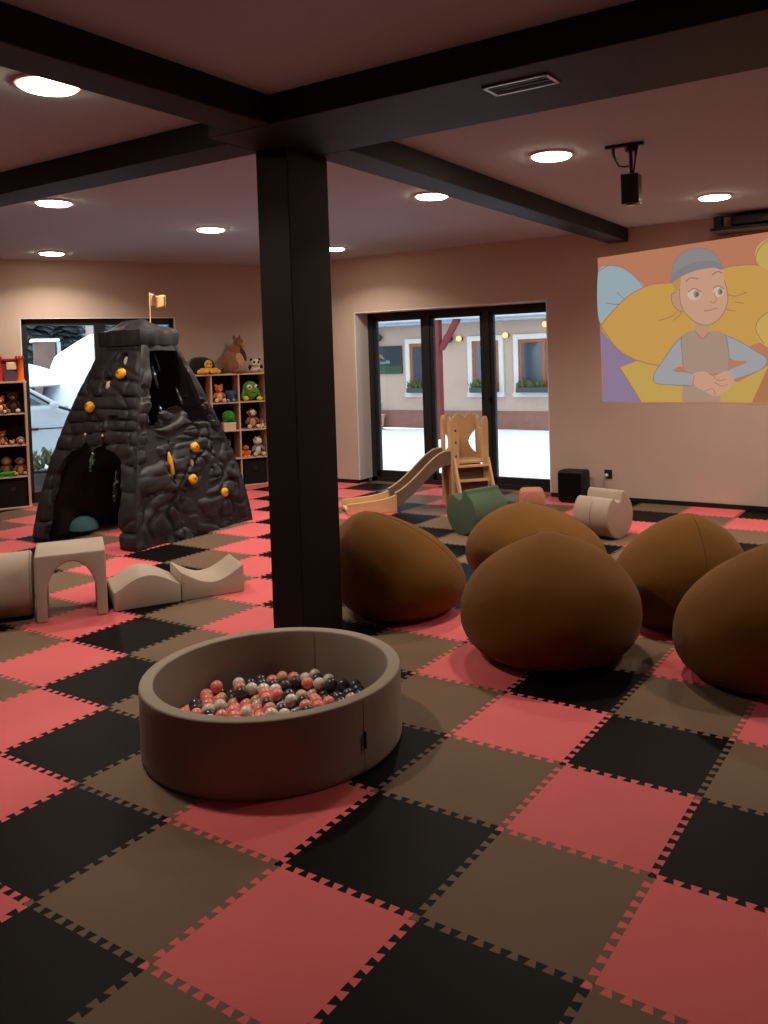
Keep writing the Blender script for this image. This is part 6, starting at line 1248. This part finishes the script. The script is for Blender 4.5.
((185,128,108),[(-0.852,1.889),(-0.844,1.889),(-0.833,1.889),(-0.820,1.889),(-0.806,1.890),(-0.793,1.892),(-0.779,1.895),(-0.764,1.899),(-0.750,1.903),(-0.737,1.907),(-0.729,1.910),(-0.732,1.920),(-0.741,1.917),(-0.753,1.913),(-0.768,1.909),(-0.782,1.905),(-0.795,1.902),(-0.808,1.901),(-0.821,1.900),(-0.834,1.900),(-0.845,1.900),(-0.853,1.900)])]
cols = []; bm = bmesh.new(); kk = 0; mats_ = []
names = {}
for (col, pts) in PIC:
    if col not in names:
        names[col] = len(mats_); mats_.append(emit('projected_light_%d' % len(mats_), col, PIC_STRENGTH))
    y = -.0012-kk*.00012; kk += 1
    f = bm.faces.new([bm.verts.new((x, y, z)) for x, z in pts]); f.normal_update()
    if f.normal.y > 0: f.normal_flip()
    f.material_index = names[col]
bmesh.ops.triangulate(bm, faces=[f for f in bm.faces if len(f.verts) > 4])
me = bpy.data.meshes.new('projected_picture'); bm.to_mesh(me); bm.free()
for m_ in mats_: me.materials.append(m_)
pic = bpy.data.objects.new('projected_picture', me); COL.objects.link(pic); pic.location = (0, YW, 0)
tag(pic, 'projected cartoon of a child in a grey cap before yellow cushions, on the right wall', 'projection')

# ------------------------------------------------------------------ sky, camera, view
wd = bpy.data.worlds.new('overcast_sky'); scene.world = wd; wd.use_nodes = True
bg = wd.node_tree.nodes['Background']; bg.inputs['Color'].default_value = (.76, .88, 1.0, 1); bg.inputs['Strength'].default_value = SKY_STRENGTH
cam = bpy.data.cameras.new('camera'); co_ = bpy.data.objects.new('camera', cam); COL.objects.link(co_)
Fp, yaw, pitch, roll = 848.205, -0.565026, -0.040505, -0.029852
f_ = Vector((math.sin(yaw)*math.cos(pitch), math.cos(yaw)*math.cos(pitch), math.sin(pitch)))
r_ = Vector((math.cos(yaw), -math.sin(yaw), 0)); u_ = r_.cross(f_)
r2 = r_*math.cos(roll)+u_*math.sin(roll); u2 = -r_*math.sin(roll)+u_*math.cos(roll)
Mx = Matrix(((r2.x, u2.x, -f_.x, 1.28707), (r2.y, u2.y, -f_.y, -1.86653), (r2.z, u2.z, -f_.z, 1.53498), (0, 0, 0, 1)))
co_.matrix_world = Mx
cam.sensor_fit = 'VERTICAL'; cam.sensor_height = 36.0; cam.lens = Fp/1024*36.0
cam.shift_x = (384-431.7395)/1024; cam.shift_y = (390.8777-512)/1024
cam.clip_start = .05; cam.clip_end = 200
scene.camera = co_
scene.view_settings.view_transform = 'Standard'; scene.view_settings.look = 'None'
scene.view_settings.exposure = EXPOSURE; scene.view_settings.gamma = 1.0
scene.view_settings.use_curve_mapping = False
try:
    scene.cycles.use_denoising = True; scene.cycles.max_bounces = 10; scene.cycles.diffuse_bounces = 6
    scene.cycles.use_light_tree = True; scene.cycles.caustics_reflective = False; scene.cycles.caustics_refractive = False
    scene.cycles.sample_clamp_indirect = 4.0
except Exception: pass
